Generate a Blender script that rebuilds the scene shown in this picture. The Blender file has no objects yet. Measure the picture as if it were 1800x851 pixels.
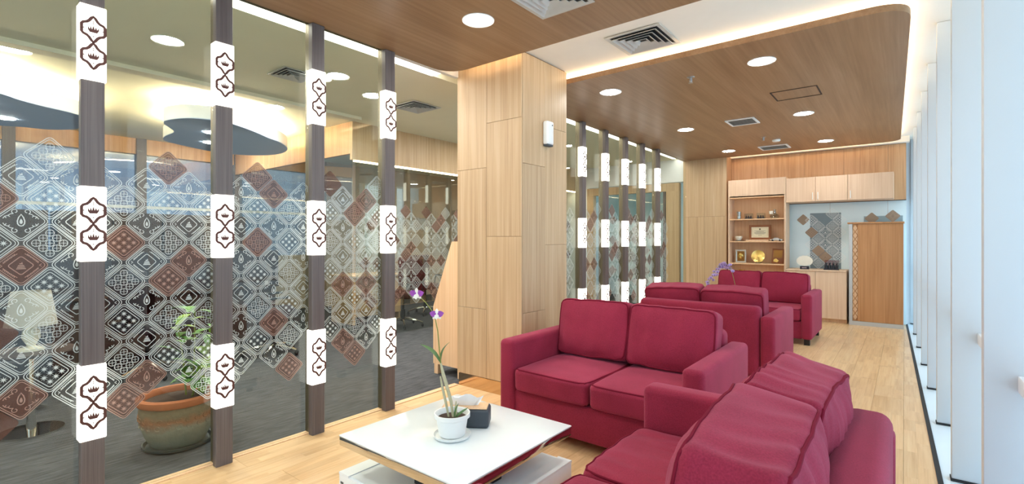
import bpy, bmesh, math, random
from mathutils import Vector, Matrix, noise
random.seed(11)
R = math.radians
SC = bpy.context.scene
COL = SC.collection

# ------------------------------------------------------------------ camera, world, exposure
cam_d = bpy.data.cameras.new('camera')
cam_d.sensor_width = 36.0
cam_d.lens = 867.0 / 1800.0 * 36.0
cam_d.shift_y = -5.5 / 1800.0
cam_d.clip_start = 0.05
cam = bpy.data.objects.new('camera', cam_d)
COL.objects.link(cam)
cam.location = (0, 0, 1.30)
cam.rotation_euler = (R(90), 0, R(38.514))
SC.camera = cam

world = bpy.data.worlds.new('sky')
SC.world = world
world.use_nodes = True
_bg = world.node_tree.nodes['Background']
_bg.inputs[0].default_value = (0.66, 0.85, 1.0, 1)
_bg.inputs[1].default_value = 1.6

SC.view_settings.view_transform = 'Standard'
SC.view_settings.look = 'None'
SC.view_settings.gamma = 1.0
SC.view_settings.use_curve_mapping = False
SC.view_settings.exposure = 0.85

P_DOWN = 64.0      # emission of the downlight lenses
P_COVE = 15.0       # emission of the cove strips
P_BOX = 1.7        # emission of the lit boxes on the posts
P_SLOT = 5.0       # emission of the linear diffuser beside the glass

# ------------------------------------------------------------------ materials
def lin(c):
    r = []
    for x in c:
        x = x / 255.0
        r.append(x / 12.92 if x <= 0.04045 else ((x + 0.055) / 1.055) ** 2.4)
    return (r[0], r[1], r[2], 1.0)

def new_mat(name):
    m = bpy.data.materials.new(name)
    m.use_nodes = True
    nt = m.node_tree
    nt.nodes.clear()
    out = nt.nodes.new('ShaderNodeOutputMaterial')
    return m, nt, out

def N(nt, kind, **kw):
    n = nt.nodes.new(kind)
    for k, v in kw.items():
        setattr(n, k, v)
    return n

def plain(name, c, rough=0.5, metal=0.0, spec=0.5, sheen=0.0, noise_amt=0.06, scale=12.0, bump=0.0, bscale=200.0, coat=0.0, trans=0.0):
    m, nt, out = new_mat(name)
    b = N(nt, 'ShaderNodeBsdfPrincipled')
    tc = N(nt, 'ShaderNodeTexCoord')
    nz = N(nt, 'ShaderNodeTexNoise')
    nz.inputs['Scale'].default_value = scale
    nz.inputs['Detail'].default_value = 3
    nt.links.new(tc.outputs['Object'], nz.inputs['Vector'])
    mx = N(nt, 'ShaderNodeMix', data_type='RGBA')
    l = lin(c)
    mx.inputs[6].default_value = tuple(max(0, x * (1 - noise_amt)) for x in l[:3]) + (1,)
    mx.inputs[7].default_value = tuple(min(1, x * (1 + noise_amt)) for x in l[:3]) + (1,)
    nt.links.new(nz.outputs['Fac'], mx.inputs[0])
    nt.links.new(mx.outputs[2], b.inputs['Base Color'])
    b.inputs['Roughness'].default_value = rough
    b.inputs['Metallic'].default_value = metal
    b.inputs['Specular IOR Level'].default_value = spec
    b.inputs['Sheen Weight'].default_value = sheen
    b.inputs['Coat Weight'].default_value = coat
    b.inputs['Transmission Weight'].default_value = trans
    if bump:
        n2 = N(nt, 'ShaderNodeTexNoise')
        n2.inputs['Scale'].default_value = bscale
        nt.links.new(tc.outputs['Object'], n2.inputs['Vector'])
        bp = N(nt, 'ShaderNodeBump')
        bp.inputs['Strength'].default_value = bump
        bp.inputs['Distance'].default_value = 0.002
        nt.links.new(n2.outputs['Fac'], bp.inputs['Height'])
        nt.links.new(bp.outputs[0], b.inputs['Normal'])
    nt.links.new(b.outputs[0], out.inputs[0])
    return m

def wood(name, cols, axis='Z', freq=26.0, stretch=0.05, rough=0.45, fine=0.35, spec=0.4, rnd=0.0, strips=None):
    """procedural veneer, grain running along the given axis of object space"""
    m, nt, out = new_mat(name)
    b = N(nt, 'ShaderNodeBsdfPrincipled')
    tc = N(nt, 'ShaderNodeTexCoord')
    oi = N(nt, 'ShaderNodeObjectInfo')
    off = N(nt, 'ShaderNodeVectorMath', operation='SCALE')
    off.inputs[0].default_value = (17.3, 9.1, 23.7)
    nt.links.new(oi.outputs['Random'], off.inputs['Scale'])
    add = N(nt, 'ShaderNodeVectorMath', operation='ADD')
    nt.links.new(tc.outputs['Object'], add.inputs[0])
    nt.links.new(off.outputs[0], add.inputs[1])
    vec = add.outputs[0]
    tone = None
    if strips:
        sp = N(nt, 'ShaderNodeSeparateXYZ')
        nt.links.new(tc.outputs['Object'], sp.inputs[0])
        def math_(op, a, bv):
            n = N(nt, 'ShaderNodeMath', operation=op)
            if hasattr(a, 'links'):
                nt.links.new(a, n.inputs[0])
            else:
                n.inputs[0].default_value = a
            if hasattr(bv, 'links'):
                nt.links.new(bv, n.inputs[1])
            else:
                n.inputs[1].default_value = bv
            return n.outputs[0]
        sx = math_('FLOOR', math_('DIVIDE', sp.outputs[0], strips[0]), 0)
        w0 = N(nt, 'ShaderNodeTexWhiteNoise', noise_dimensions='2D')
        c0 = N(nt, 'ShaderNodeCombineXYZ')
        nt.links.new(sx, c0.inputs[0]); nt.links.new(oi.outputs['Random'], c0.inputs[1])
        nt.links.new(c0.outputs[0], w0.inputs['Vector'])
        sy = math_('FLOOR', math_('ADD', math_('DIVIDE', sp.outputs[1], strips[1]), w0.outputs['Value']), 0)
        c1 = N(nt, 'ShaderNodeCombineXYZ')
        nt.links.new(sx, c1.inputs[0]); nt.links.new(sy, c1.inputs[1]); nt.links.new(oi.outputs['Random'], c1.inputs[2])
        w1 = N(nt, 'ShaderNodeTexWhiteNoise', noise_dimensions='3D')
        nt.links.new(c1.outputs[0], w1.inputs['Vector'])
        tone = w1.outputs['Value']
        o2 = N(nt, 'ShaderNodeVectorMath', operation='SCALE')
        o2.inputs[0].default_value = (5.1, 3.3, 7.9)
        nt.links.new(tone, o2.inputs['Scale'])
        a2 = N(nt, 'ShaderNodeVectorMath', operation='ADD')
        nt.links.new(vec, a2.inputs[0]); nt.links.new(o2.outputs[0], a2.inputs[1])
        vec = a2.outputs[0]
    mp = N(nt, 'ShaderNodeMapping')
    s = [freq, freq, freq]
    s['XYZ'.index(axis)] = freq * stretch
    mp.inputs['Scale'].default_value = s
    nt.links.new(vec, mp.inputs['Vector'])
    n1 = N(nt, 'ShaderNodeTexNoise')
    n1.inputs['Scale'].default_value = 1.0
    n1.inputs['Detail'].default_value = 5
    n1.inputs['Roughness'].default_value = 0.6
    n1.inputs['Distortion'].default_value = 0.6
    nt.links.new(mp.outputs[0], n1.inputs['Vector'])
    mp2 = N(nt, 'ShaderNodeMapping')
    s2 = [freq * 6, freq * 6, freq * 6]
    s2['XYZ'.index(axis)] = freq * stretch * 1.5
    mp2.inputs['Scale'].default_value = s2
    nt.links.new(vec, mp2.inputs['Vector'])
    n2 = N(nt, 'ShaderNodeTexNoise')
    n2.inputs['Scale'].default_value = 1.0
    n2.inputs['Detail'].default_value = 3
    nt.links.new(mp2.outputs[0], n2.inputs['Vector'])
    mixf = N(nt, 'ShaderNodeMix')
    mixf.inputs[0].default_value = fine
    nt.links.new(n1.outputs['Fac'], mixf.inputs[2])
    nt.links.new(n2.outputs['Fac'], mixf.inputs[3])
    ramp = N(nt, 'ShaderNodeValToRGB')
    el = ramp.color_ramp.elements
    el[0].position = 0.32; el[0].color = lin(cols[0])
    el[1].position = 0.68; el[1].color = lin(cols[-1])
    if len(cols) == 3:
        e = el.new(0.5); e.color = lin(cols[1])
    nt.links.new(mixf.outputs[0], ramp.inputs[0])
    colr = ramp.outputs[0]
    src = tone if tone is not None else (oi.outputs['Random'] if rnd else None)
    if src is not None:
        mr = N(nt, 'ShaderNodeMapRange')
        mr.inputs[3].default_value = 1 - rnd; mr.inputs[4].default_value = 1 + rnd
        nt.links.new(src, mr.inputs[0])
        vm = N(nt, 'ShaderNodeVectorMath', operation='SCALE')
        nt.links.new(colr, vm.inputs[0]); nt.links.new(mr.outputs[0], vm.inputs['Scale'])
        colr = vm.outputs[0]
    nt.links.new(colr, b.inputs['Base Color'])
    b.inputs['Roughness'].default_value = rough
    b.inputs['Specular IOR Level'].default_value = spec
    bp = N(nt, 'ShaderNodeBump')
    bp.inputs['Strength'].default_value = 0.12
    bp.inputs['Distance'].default_value = 0.001
    nt.links.new(n2.outputs['Fac'], bp.inputs['Height'])
    nt.links.new(bp.outputs[0], b.inputs['Normal'])
    nt.links.new(b.outputs[0], out.inputs[0])
    return m

def emit(name, c, s):
    m, nt, out = new_mat(name)
    e = N(nt, 'ShaderNodeEmission')
    e.inputs[0].default_value = lin(c)
    e.inputs[1].default_value = s
    nt.links.new(e.outputs[0], out.inputs[0])
    return m

def glass(name, tint, refl0=0.04, refl1=0.6):
    """thin clear pane: tinted transparency plus a reflection that grows at grazing angles"""
    m, nt, out = new_mat(name)
    t = N(nt, 'ShaderNodeBsdfTransparent'); t.inputs[0].default_value = lin(tint)
    g = N(nt, 'ShaderNodeBsdfGlossy'); g.inputs['Roughness'].default_value = 0.0
    lw = N(nt, 'ShaderNodeLayerWeight'); lw.inputs[0].default_value = 0.5
    p = N(nt, 'ShaderNodeMath', operation='POWER'); p.inputs[1].default_value = 4.0
    nt.links.new(lw.outputs['Facing'], p.inputs[0])
    mr = N(nt, 'ShaderNodeMapRange')
    mr.inputs[3].default_value = refl0; mr.inputs[4].default_value = refl1
    nt.links.new(p.outputs[0], mr.inputs[0])
    mx = N(nt, 'ShaderNodeMixShader')
    nt.links.new(mr.outputs[0], mx.inputs[0]); nt.links.new(t.outputs[0], mx.inputs[1]); nt.links.new(g.outputs[0], mx.inputs[2])
    nt.links.new(mx.outputs[0], out.inputs[0])
    return m

def film(name, c, opac):
    m, nt, out = new_mat(name)
    t = N(nt, 'ShaderNodeBsdfTransparent')
    d = N(nt, 'ShaderNodeBsdfPrincipled'); d.inputs['Base Color'].default_value = lin(c); d.inputs['Roughness'].default_value = 0.6
    nz = N(nt, 'ShaderNodeTexNoise'); nz.inputs['Scale'].default_value = 30
    mr = N(nt, 'ShaderNodeMapRange'); mr.inputs[3].default_value = opac - 0.05; mr.inputs[4].default_value = opac + 0.05
    nt.links.new(nz.outputs['Fac'], mr.inputs[0])
    mx = N(nt, 'ShaderNodeMixShader')
    nt.links.new(mr.outputs[0], mx.inputs[0]); nt.links.new(t.outputs[0], mx.inputs[1]); nt.links.new(d.outputs[0], mx.inputs[2])
    nt.links.new(mx.outputs[0], out.inputs[0])
    return m

M = {}
M['wood_ceiling'] = wood('walnut_ceiling', [(132, 99, 69), (150, 116, 84), (163, 130, 99)], 'Y', 9, 0.06, 0.36, fine=0.4)
M['wood_column'] = wood('oak_column_veneer', [(172, 141, 106), (193, 163, 126), (206, 180, 146)], 'Z', 30, 0.025, 0.45, rnd=0.05)
M['wood_fascia'] = wood('oak_fascia_veneer', [(184, 138, 98), (204, 160, 118), (216, 176, 136)], 'Z', 22, 0.04, 0.5, rnd=0.05)
M['floor'] = wood('oak_laminate', [(206, 164, 116), (224, 186, 138), (234, 202, 158)], 'Y', 18, 0.07, 0.32, strips=(0.065, 0.42), rnd=0.055, spec=0.45)
M['maple'] = wood('maple_laminate', [(212, 176, 144), (224, 192, 161), (231, 202, 172)], 'Z', 24, 0.04, 0.5, fine=0.5)
M['maple_side'] = wood('maple_panel', [(216, 172, 130), (230, 190, 148), (236, 202, 164)], 'Z', 24, 0.03, 0.5, fine=0.6)
M['door_wood'] = wood('teak_door_veneer', [(172, 118, 72), (192, 138, 90), (204, 152, 104)], 'Z', 20, 0.04, 0.45)
M['dark_wood'] = wood('wenge_post', [(84, 74, 72), (100, 90, 88), (112, 103, 100)], 'Z', 40, 0.03, 0.4, fine=0.5)
M['dark_desk'] = wood('dark_desk_veneer', [(44, 34, 30), (60, 46, 40), (74, 58, 50)], 'Z', 20, 0.05, 0.45)
M['white_ceiling'] = plain('white_plaster', (236, 232, 222), 0.85, noise_amt=0.02)
M['office_ceiling'] = plain('cream_plaster', (238, 234, 208), 0.85, noise_amt=0.03, scale=3)
M['beam'] = plain('pale_beam_paint', (228, 222, 200), 0.8, noise_amt=0.02)
M['white'] = plain('white_paint', (232, 236, 240), 0.45, noise_amt=0.02)
M['fin'] = plain('white_coated_fin', (204, 212, 218), 0.4, noise_amt=0.015, scale=3)
M['sill'] = plain('white_stone_sill', (222, 236, 244), 0.3, noise_amt=0.02)
M['black'] = plain('black_rubber', (24, 26, 28), 0.6)
M['fabric'] = None
M['carpet'] = None
M['foot'] = plain('black_foot', (22, 18, 18), 0.5)
M['white_glass'] = plain('white_back_painted_glass', (238, 245, 246), 0.16, noise_amt=0.01)
M['white_gloss'] = plain('white_lacquer', (242, 245, 246), 0.25, noise_amt=0.01)
M['shelf_top'] = plain('frosted_shelf_top', (226, 232, 234), 0.3, noise_amt=0.02)
M['chrome'] = plain('polished_chrome', (214, 212, 208), 0.06, metal=1.0, noise_amt=0.02)
M['steel'] = plain('brushed_steel', (178, 180, 182), 0.35, metal=1.0)
M['alu'] = plain('bronze_aluminium', (116, 106, 88), 0.4, metal=0.6)
M['alu_white'] = plain('pale_aluminium', (198, 200, 198), 0.4, metal=0.3)
M['plinth'] = plain('bronze_mirror_plinth', (206, 176, 140), 0.12, metal=1.0)
M['lens'] = emit('downlight_lens', (255, 253, 248), P_DOWN)
M['lens_office'] = emit('office_downlight_lens', (255, 253, 246), 190.0)
M['cove'] = emit('cove_led', (255, 226, 186), P_COVE)
M['cove_office'] = emit('office_cove_led', (255, 232, 198), 52.0)
M['slot'] = emit('linear_diffuser', (255, 250, 238), P_SLOT)
M['lightbox'] = emit('lit_acrylic', (255, 250, 236), P_BOX)
M['lamp_shade'] = plain('cream_shade', (176, 172, 164), 0.8)
M['motif'] = plain('brown_vinyl_motif', (84, 44, 36), 0.6)
M['trim_white'] = plain('white_trim_ring', (240, 240, 236), 0.4)
M['clear'] = glass('clear_partition_glass', (244, 247, 243), 0.022, 0.28)
M['clear_mirror'] = glass('reflective_meeting_glass', (236, 240, 236), 0.15, 0.5)
M['blue_glass'] = glass('blue_tinted_glass', (164, 167, 176), 0.12, 0.5)
M['window_glass'] = glass('window_glass', (250, 252, 252), 0.03, 0.3)
M['film'] = film('white_etched_film', (222, 230, 226), 0.66)
M['film_white'] = film('opaque_white_film', (248, 252, 252), 0.95)
M['film_brown'] = film('brown_film', (98, 62, 48), 0.68)
M['film_tan'] = film('tan_film', (176, 152, 128), 0.9)
M['film_line'] = film('pale_brown_film_line', (190, 160, 145), 0.55)
M['blue_paint'] = plain('slate_blue_paint', (182, 200, 230), 0.6, noise_amt=0.03)
M['terracotta'] = None
M['terra_rim'] = plain('terracotta_rim', (186, 112, 74), 0.8, noise_amt=0.12, scale=20)
M['soil'] = plain('dark_soil', (62, 44, 34), 0.95, noise_amt=0.3, scale=60, bump=0.8, bscale=90)
M['tray'] = plain('dark_green_tray', (64, 72, 70), 0.4)
M['leaf'] = plain('green_leaf', (88, 138, 58), 0.4, noise_amt=0.25, scale=8)
M['leaf_light'] = plain('young_leaf', (142, 172, 70), 0.4, noise_amt=0.2, scale=8)
M['leaf_grey'] = plain('orchid_leaf', (96, 128, 78), 0.4, noise_amt=0.2, scale=20)
M['cane'] = plain('pale_orchid_cane', (188, 184, 150), 0.6, noise_amt=0.25, scale=60)
M['stem'] = plain('green_stem', (128, 134, 66), 0.5, noise_amt=0.15)
M['petal'] = None
M['lilac'] = plain('lilac_petal', (184, 156, 204), 0.6, noise_amt=0.2, scale=40)
M['lilac_dark'] = plain('violet_lip', (120, 92, 150), 0.6, noise_amt=0.2, scale=40)
M['petal_white'] = plain('white_petal_lip', (240, 236, 226), 0.6)
M['white_pot'] = plain('white_plastic_pot', (238, 240, 238), 0.35, noise_amt=0.03)
M['slate'] = plain('dark_slate_box', (62, 70, 78), 0.5)
M['paper'] = plain('white_tissue', (244, 246, 246), 0.9)
M['gold'] = plain('polished_brass', (206, 176, 104), 0.22, metal=1.0)
M['bronze'] = plain('dark_bronze', (140, 100, 50), 0.3, metal=0.8)
M['crystal'] = glass('crystal', (236, 240, 240), 0.22, 0.8)
M['silver'] = plain('silver_plate', (214, 214, 208), 0.2, metal=0.9)
M['cream_paper'] = plain('cream_certificate_paper', (240, 230, 200), 0.8)
M['frame_wood'] = plain('brown_picture_frame', (140, 82, 40), 0.4, noise_amt=0.15)
M['ink'] = plain('grey_print', (110, 96, 70), 0.8)
M['porcelain'] = plain('cream_porcelain', (238, 232, 214), 0.3)
M['dark_item'] = plain('dark_lacquer', (34, 34, 44), 0.3)
M['frost'] = plain('pale_blue_frosted_glass', (226, 244, 248), 0.25, noise_amt=0.02, scale=2)
M['grey_panel'] = plain('grey_printed_panel', (122, 140, 148), 0.4)
M['pale_panel'] = plain('pale_grey_blue_panel', (150, 172, 180), 0.4)
M['maroon'] = plain('maroon_upholstery', (84, 34, 32), 0.8)
M['dark_fabric'] = plain('dark_upholstery', (46, 46, 54), 0.85)
M['screen'] = plain('monitor_screen', (40, 46, 54), 0.15)
M['office_wall'] = plain('beige_office_wall', (206, 186, 166), 0.8, noise_amt=0.03)
M['joint'] = plain('brown_joint', (126, 94, 64), 0.8)
M['groove'] = plain('dark_groove', (60, 44, 34), 0.8)

def fabric_mat():
    m, nt, out = new_mat('crimson_woven_fabric')
    b = N(nt, 'ShaderNodeBsdfPrincipled')
    tc = N(nt, 'ShaderNodeTexCoord')
    n1 = N(nt, 'ShaderNodeTexNoise'); n1.inputs['Scale'].default_value = 220; n1.inputs['Detail'].default_value = 2
    n2 = N(nt, 'ShaderNodeTexNoise'); n2.inputs['Scale'].default_value = 5; n2.inputs['Detail'].default_value = 4
    nt.links.new(tc.outputs['Object'], n1.inputs['Vector']); nt.links.new(tc.outputs['Object'], n2.inputs['Vector'])
    mf = N(nt, 'ShaderNodeMix'); mf.inputs[0].default_value = 0.45
    nt.links.new(n1.outputs['Fac'], mf.inputs[2]); nt.links.new(n2.outputs['Fac'], mf.inputs[3])
    rp = N(nt, 'ShaderNodeValToRGB')
    e = rp.color_ramp.elements
    e[0].position = 0.3; e[0].color = lin((124, 27, 50))
    e[1].position = 0.7; e[1].color = lin((158, 43, 70))
    nt.links.new(mf.outputs[0], rp.inputs[0])
    nt.links.new(rp.outputs[0], b.inputs['Base Color'])
    b.inputs['Roughness'].default_value = 0.85
    b.inputs['Specular IOR Level'].default_value = 0.25
    b.inputs['Sheen Weight'].default_value = 0.2
    b.inputs['Sheen Roughness'].default_value = 0.5
    b.inputs['Sheen Tint'].default_value = lin((240, 170, 200))
    bp = N(nt, 'ShaderNodeBump'); bp.inputs['Strength'].default_value = 0.25; bp.inputs['Distance'].default_value = 0.002
    nt.links.new(n1.outputs['Fac'], bp.inputs['Height']); nt.links.new(bp.outputs[0], b.inputs['Normal'])
    nt.links.new(b.outputs[0], out.inputs[0])
    return m
M['fabric'] = fabric_mat()
M['piping'] = plain('dark_crimson_piping', (116, 26, 46), 0.9, spec=0.1)

def carpet_mat():
    m, nt, out = new_mat('grey_carpet')
    b = N(nt, 'ShaderNodeBsdfPrincipled')
    tc = N(nt, 'ShaderNodeTexCoord')
    mp = N(nt, 'ShaderNodeMapping'); mp.inputs['Scale'].default_value = (30, 4, 1)
    nt.links.new(tc.outputs['Object'], mp.inputs['Vector'])
    n1 = N(nt, 'ShaderNodeTexNoise'); n1.inputs['Scale'].default_value = 1.6; n1.inputs['Detail'].default_value = 4
    nt.links.new(mp.outputs[0], n1.inputs['Vector'])
    n2 = N(nt, 'ShaderNodeTexNoise'); n2.inputs['Scale'].default_value = 260
    nt.links.new(tc.outputs['Object'], n2.inputs['Vector'])
    mf = N(nt, 'ShaderNodeMix'); mf.inputs[0].default_value = 0.4
    nt.links.new(n1.outputs['Fac'], mf.inputs[2]); nt.links.new(n2.outputs['Fac'], mf.inputs[3])
    rp = N(nt, 'ShaderNodeValToRGB'); e = rp.color_ramp.elements
    e[0].position = 0.3; e[0].color = lin((52, 53, 56)); e[1].position = 0.7; e[1].color = lin((98, 100, 104))
    nt.links.new(mf.outputs[0], rp.inputs[0]); nt.links.new(rp.outputs[0], b.inputs['Base Color'])
    b.inputs['Roughness'].default_value = 0.95; b.inputs['Specular IOR Level'].default_value = 0.1
    bp = N(nt, 'ShaderNodeBump'); bp.inputs['Strength'].default_value = 0.5; bp.inputs['Distance'].default_value = 0.003
    nt.links.new(n2.outputs['Fac'], bp.inputs['Height']); nt.links.new(bp.outputs[0], b.inputs['Normal'])
    nt.links.new(b.outputs[0], out.inputs[0])
    return m
M['carpet'] = carpet_mat()

def terracotta_mat():
    m, nt, out = new_mat('weathered_terracotta')
    b = N(nt, 'ShaderNodeBsdfPrincipled')
    tc = N(nt, 'ShaderNodeTexCoord')
    sp = N(nt, 'ShaderNodeSeparateXYZ'); nt.links.new(tc.outputs['Object'], sp.inputs[0])
    n1 = N(nt, 'ShaderNodeTexNoise'); n1.inputs['Scale'].default_value = 14; n1.inputs['Detail'].default_value = 5
    nt.links.new(tc.outputs['Object'], n1.inputs['Vector'])
    ad = N(nt, 'ShaderNodeMath', operation='MULTIPLY_ADD'); ad.inputs[1].default_value = 0.12
    nt.links.new(n1.outputs['Fac'], ad.inputs[0]); nt.links.new(sp.outputs[2], ad.inputs[2])
    rp = N(nt, 'ShaderNodeValToRGB'); e = rp.color_ramp.elements
    e[0].position = 0.10; e[0].color = lin((120, 124, 112))
    e[1].position = 0.36; e[1].color = lin((150, 126, 98))
    for p, c in ((0.16, (140, 134, 116)), (0.20, (156, 150, 132)), (0.25, (164, 112, 80)), (0.30, (128, 112, 88))):
        x = e.new(p); x.color = lin(c)
    nt.links.new(ad.outputs[0], rp.inputs[0]); nt.links.new(rp.outputs[0], b.inputs['Base Color'])
    b.inputs['Roughness'].default_value = 0.85
    bp = N(nt, 'ShaderNodeBump'); bp.inputs['Strength'].default_value = 0.6; bp.inputs['Distance'].default_value = 0.006
    n2 = N(nt, 'ShaderNodeTexNoise'); n2.inputs['Scale'].default_value = 45
    nt.links.new(tc.outputs['Object'], n2.inputs['Vector'])
    nt.links.new(n2.outputs['Fac'], bp.inputs['Height']); nt.links.new(bp.outputs[0], b.inputs['Normal'])
    nt.links.new(b.outputs[0], out.inputs[0])
    return m
M['terracotta'] = terracotta_mat()
M['petal'] = plain('purple_petal', (152, 70, 168), 0.55, noise_amt=0.3, scale=70)

# ------------------------------------------------------------------ mesh builder
class MB:
    def __init__(s):
        s.v = []; s.f = []; s.mi = []
    def add(s, verts, faces, mi=0):
        o = len(s.v)
        s.v += [tuple(x) for x in verts]
        for f in faces:
            s.f.append(tuple(i + o for i in f)); s.mi.append(mi)
        return s
    def box(s, x0, x1, y0, y1, z0, z1, mi=0):
        v = [(x0, y0, z0), (x1, y0, z0), (x1, y1, z0), (x0, y1, z0), (x0, y0, z1), (x1, y0, z1), (x1, y1, z1), (x0, y1, z1)]
        return s.add(v, [(0, 3, 2, 1), (4, 5, 6, 7), (0, 1, 5, 4), (1, 2, 6, 5), (2, 3, 7, 6), (3, 0, 4, 7)], mi)
    def rbox(s, x0, x1, y0, y1, z0, z1, r=0.01, seg=2, mi=0):
        bm = bmesh.new()
        bmesh.ops.create_cube(bm, size=1.0)
        for v in bm.verts:
            v.co = Vector(((x0 + x1) / 2 + v.co.x * (x1 - x0), (y0 + y1) / 2 + v.co.y * (y1 - y0), (z0 + z1) / 2 + v.co.z * (z1 - z0)))
        bmesh.ops.bevel(bm, geom=list(bm.edges), offset=r, segments=seg, profile=0.5, affect='EDGES')
        bm.verts.index_update()
        s.add([v.co for v in bm.verts], [[v.index for v in f.verts] for f in bm.faces], mi)
        bm.free()
        return s
    def prism(s, poly, a0, a1, axis='Z', mi=0):
        """extrude a 2-D polygon; poly holds the two coordinates other than axis, in xyz order"""
        n = len(poly)
        def pt(p, a):
            return {'Z': (p[0], p[1], a), 'Y': (p[0], a, p[1]), 'X': (a, p[0], p[1])}[axis]
        v = [pt(p, a0) for p in poly] + [pt(p, a1) for p in poly]
        f = [tuple(range(n))[::-1], tuple(range(n, 2 * n))]
        for i in range(n):
            j = (i + 1) % n
            f.append((i, j, n + j, n + i))
        return s.add(v, f, mi)
    def lathe(s, prof, cx=0, cy=0, n=32, sx=1, sy=1, mi=0, caps=True):
        v = []; f = []
        for (r, z) in prof:
            for k in range(n):
                a = 2 * math.pi * k / n
                v.append((cx + r * sx * math.cos(a), cy + r * sy * math.sin(a), z))
        for i in range(len(prof) - 1):
            for k in range(n):
                j = (k + 1) % n
                f.append((i * n + k, i * n + j, (i + 1) * n + j, (i + 1) * n + k))
        if caps:
            f.append(tuple(range(n))[::-1])
            f.append(tuple(range((len(prof) - 1) * n, len(prof) * n)))
        return s.add(v, f, mi)
    def tube(s, pts, r, n=8, closed=False, mi=0):
        pts = [Vector(p) for p in pts]
        m = len(pts)
        rs = r if isinstance(r, (list, tuple)) else [r] * m
        v = []; f = []
        up = None
        for i in range(m):
            if closed:
                t = pts[(i + 1) % m] - pts[i - 1]
            else:
                t = pts[min(i + 1, m - 1)] - pts[max(i - 1, 0)]
            t.normalize()
            if up is None:
                up = Vector((0, 0, 1)) if abs(t.z) < 0.9 else Vector((1, 0, 0))
            a = t.cross(up)
            if a.length < 1e-5:
                a = t.orthogonal()
            a.normalize()
            b = a.cross(t).normalized()
            up = b
            for k in range(n):
                q = 2 * math.pi * k / n
                v.append(pts[i] + a * (rs[i] * math.cos(q)) + b * (rs[i] * math.sin(q)))
        for i in range(m if closed else m - 1):
            i2 = (i + 1) % m
            for k in range(n):
                j = (k + 1) % n
                f.append((i * n + k, i * n + j, i2 * n + j, i2 * n + k))
        if not closed:
            f.append(tuple(range(n))[::-1]); f.append(tuple(range((m - 1) * n, m * n)))
        return s.add(v, f, mi)
    def ball(s, c, r, n=14, m=8, mi=0):
        rx, ry, rz = r if isinstance(r, (list, tuple)) else (r, r, r)
        v = [(c[0], c[1], c[2] - rz)]; f = []
        for i in range(1, m):
            p = -math.pi / 2 + math.pi * i / m
            for k in range(n):
                a = 2 * math.pi * k / n
                v.append((c[0] + rx * math.cos(p) * math.cos(a), c[1] + ry * math.cos(p) * math.sin(a), c[2] + rz * math.sin(p)))
        v.append((c[0], c[1], c[2] + rz))
        for k in range(n):
            j = (k + 1) % n
            f.append((0, 1 + j, 1 + k))
            f.append((len(v) - 1, 1 + (m - 2) * n + k, 1 + (m - 2) * n + j))
        for i in range(m - 2):
            for k in range(n):
                j = (k + 1) % n
                f.append((1 + i * n + k, 1 + i * n + j, 1 + (i + 1) * n + j, 1 + (i + 1) * n + k))
        return s.add(v, f, mi)
    def mesh(s, name, mats, smooth=True, ang=35):
        me = bpy.data.meshes.new(name)
        me.from_pydata(s.v, [], s.f)
        for m in mats:
            me.materials.append(m)
        if any(s.mi):
            me.polygons.foreach_set('material_index', s.mi)
        if smooth:
            me.polygons.foreach_set('use_smooth', [True] * len(me.polygons))
            me.set_sharp_from_angle(angle=R(ang))
        me.update()
        return me
    def obj(s, name, mat, parent=None, loc=None, rot=None, smooth=True, ang=35):
        mats = mat if isinstance(mat, (list, tuple)) else [mat]
        return link(name, s.mesh(name, mats, smooth, ang), parent, loc, rot)

def link(name, data, parent=None, loc=None, rot=None):
    o = bpy.data.objects.new(name, data)
    COL.objects.link(o)
    if parent is not None:
        o.parent = parent
    if loc is not None:
        o.location = loc
    if rot is not None:
        o.rotation_euler = rot
    return o

def tag(o, label, cat, group=None, kind=None):
    o['label'] = label
    if cat:
        o['category'] = cat
    if group:
        o['group'] = group
    if kind:
        o['kind'] = kind
    return o

def thing(name, label, cat, loc=(0, 0, 0), rz=0.0, group=None, kind=None):
    o = link(name, None, None, loc, (0, 0, rz))
    o.empty_display_size = 0.1
    return tag(o, label, cat, group, kind)

def struct(o, label):
    o['kind'] = 'structure'
    o['label'] = label
    return o

def copy_tree(o, parent=None):
    c = o.copy(); COL.objects.link(c)
    if parent is not None:
        c.parent = parent
    for ch in list(o.children):
        copy_tree(ch, c)
    return c

# ================================================================== THE SETTING
FX0, FX1 = -3.125, 0.151                      # laminate floor between the glass and the window side
SK = 0.0203                                   # the window front runs slightly out of parallel
def edge_x(y):
    return FX1 - SK * (y - 3.46)
ZC, ZP, ZO = 2.82, 2.73, 2.78                 # white ceiling, underside of wood panels, office ceiling
Y0, Y1 = -2.4, 9.62

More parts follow.
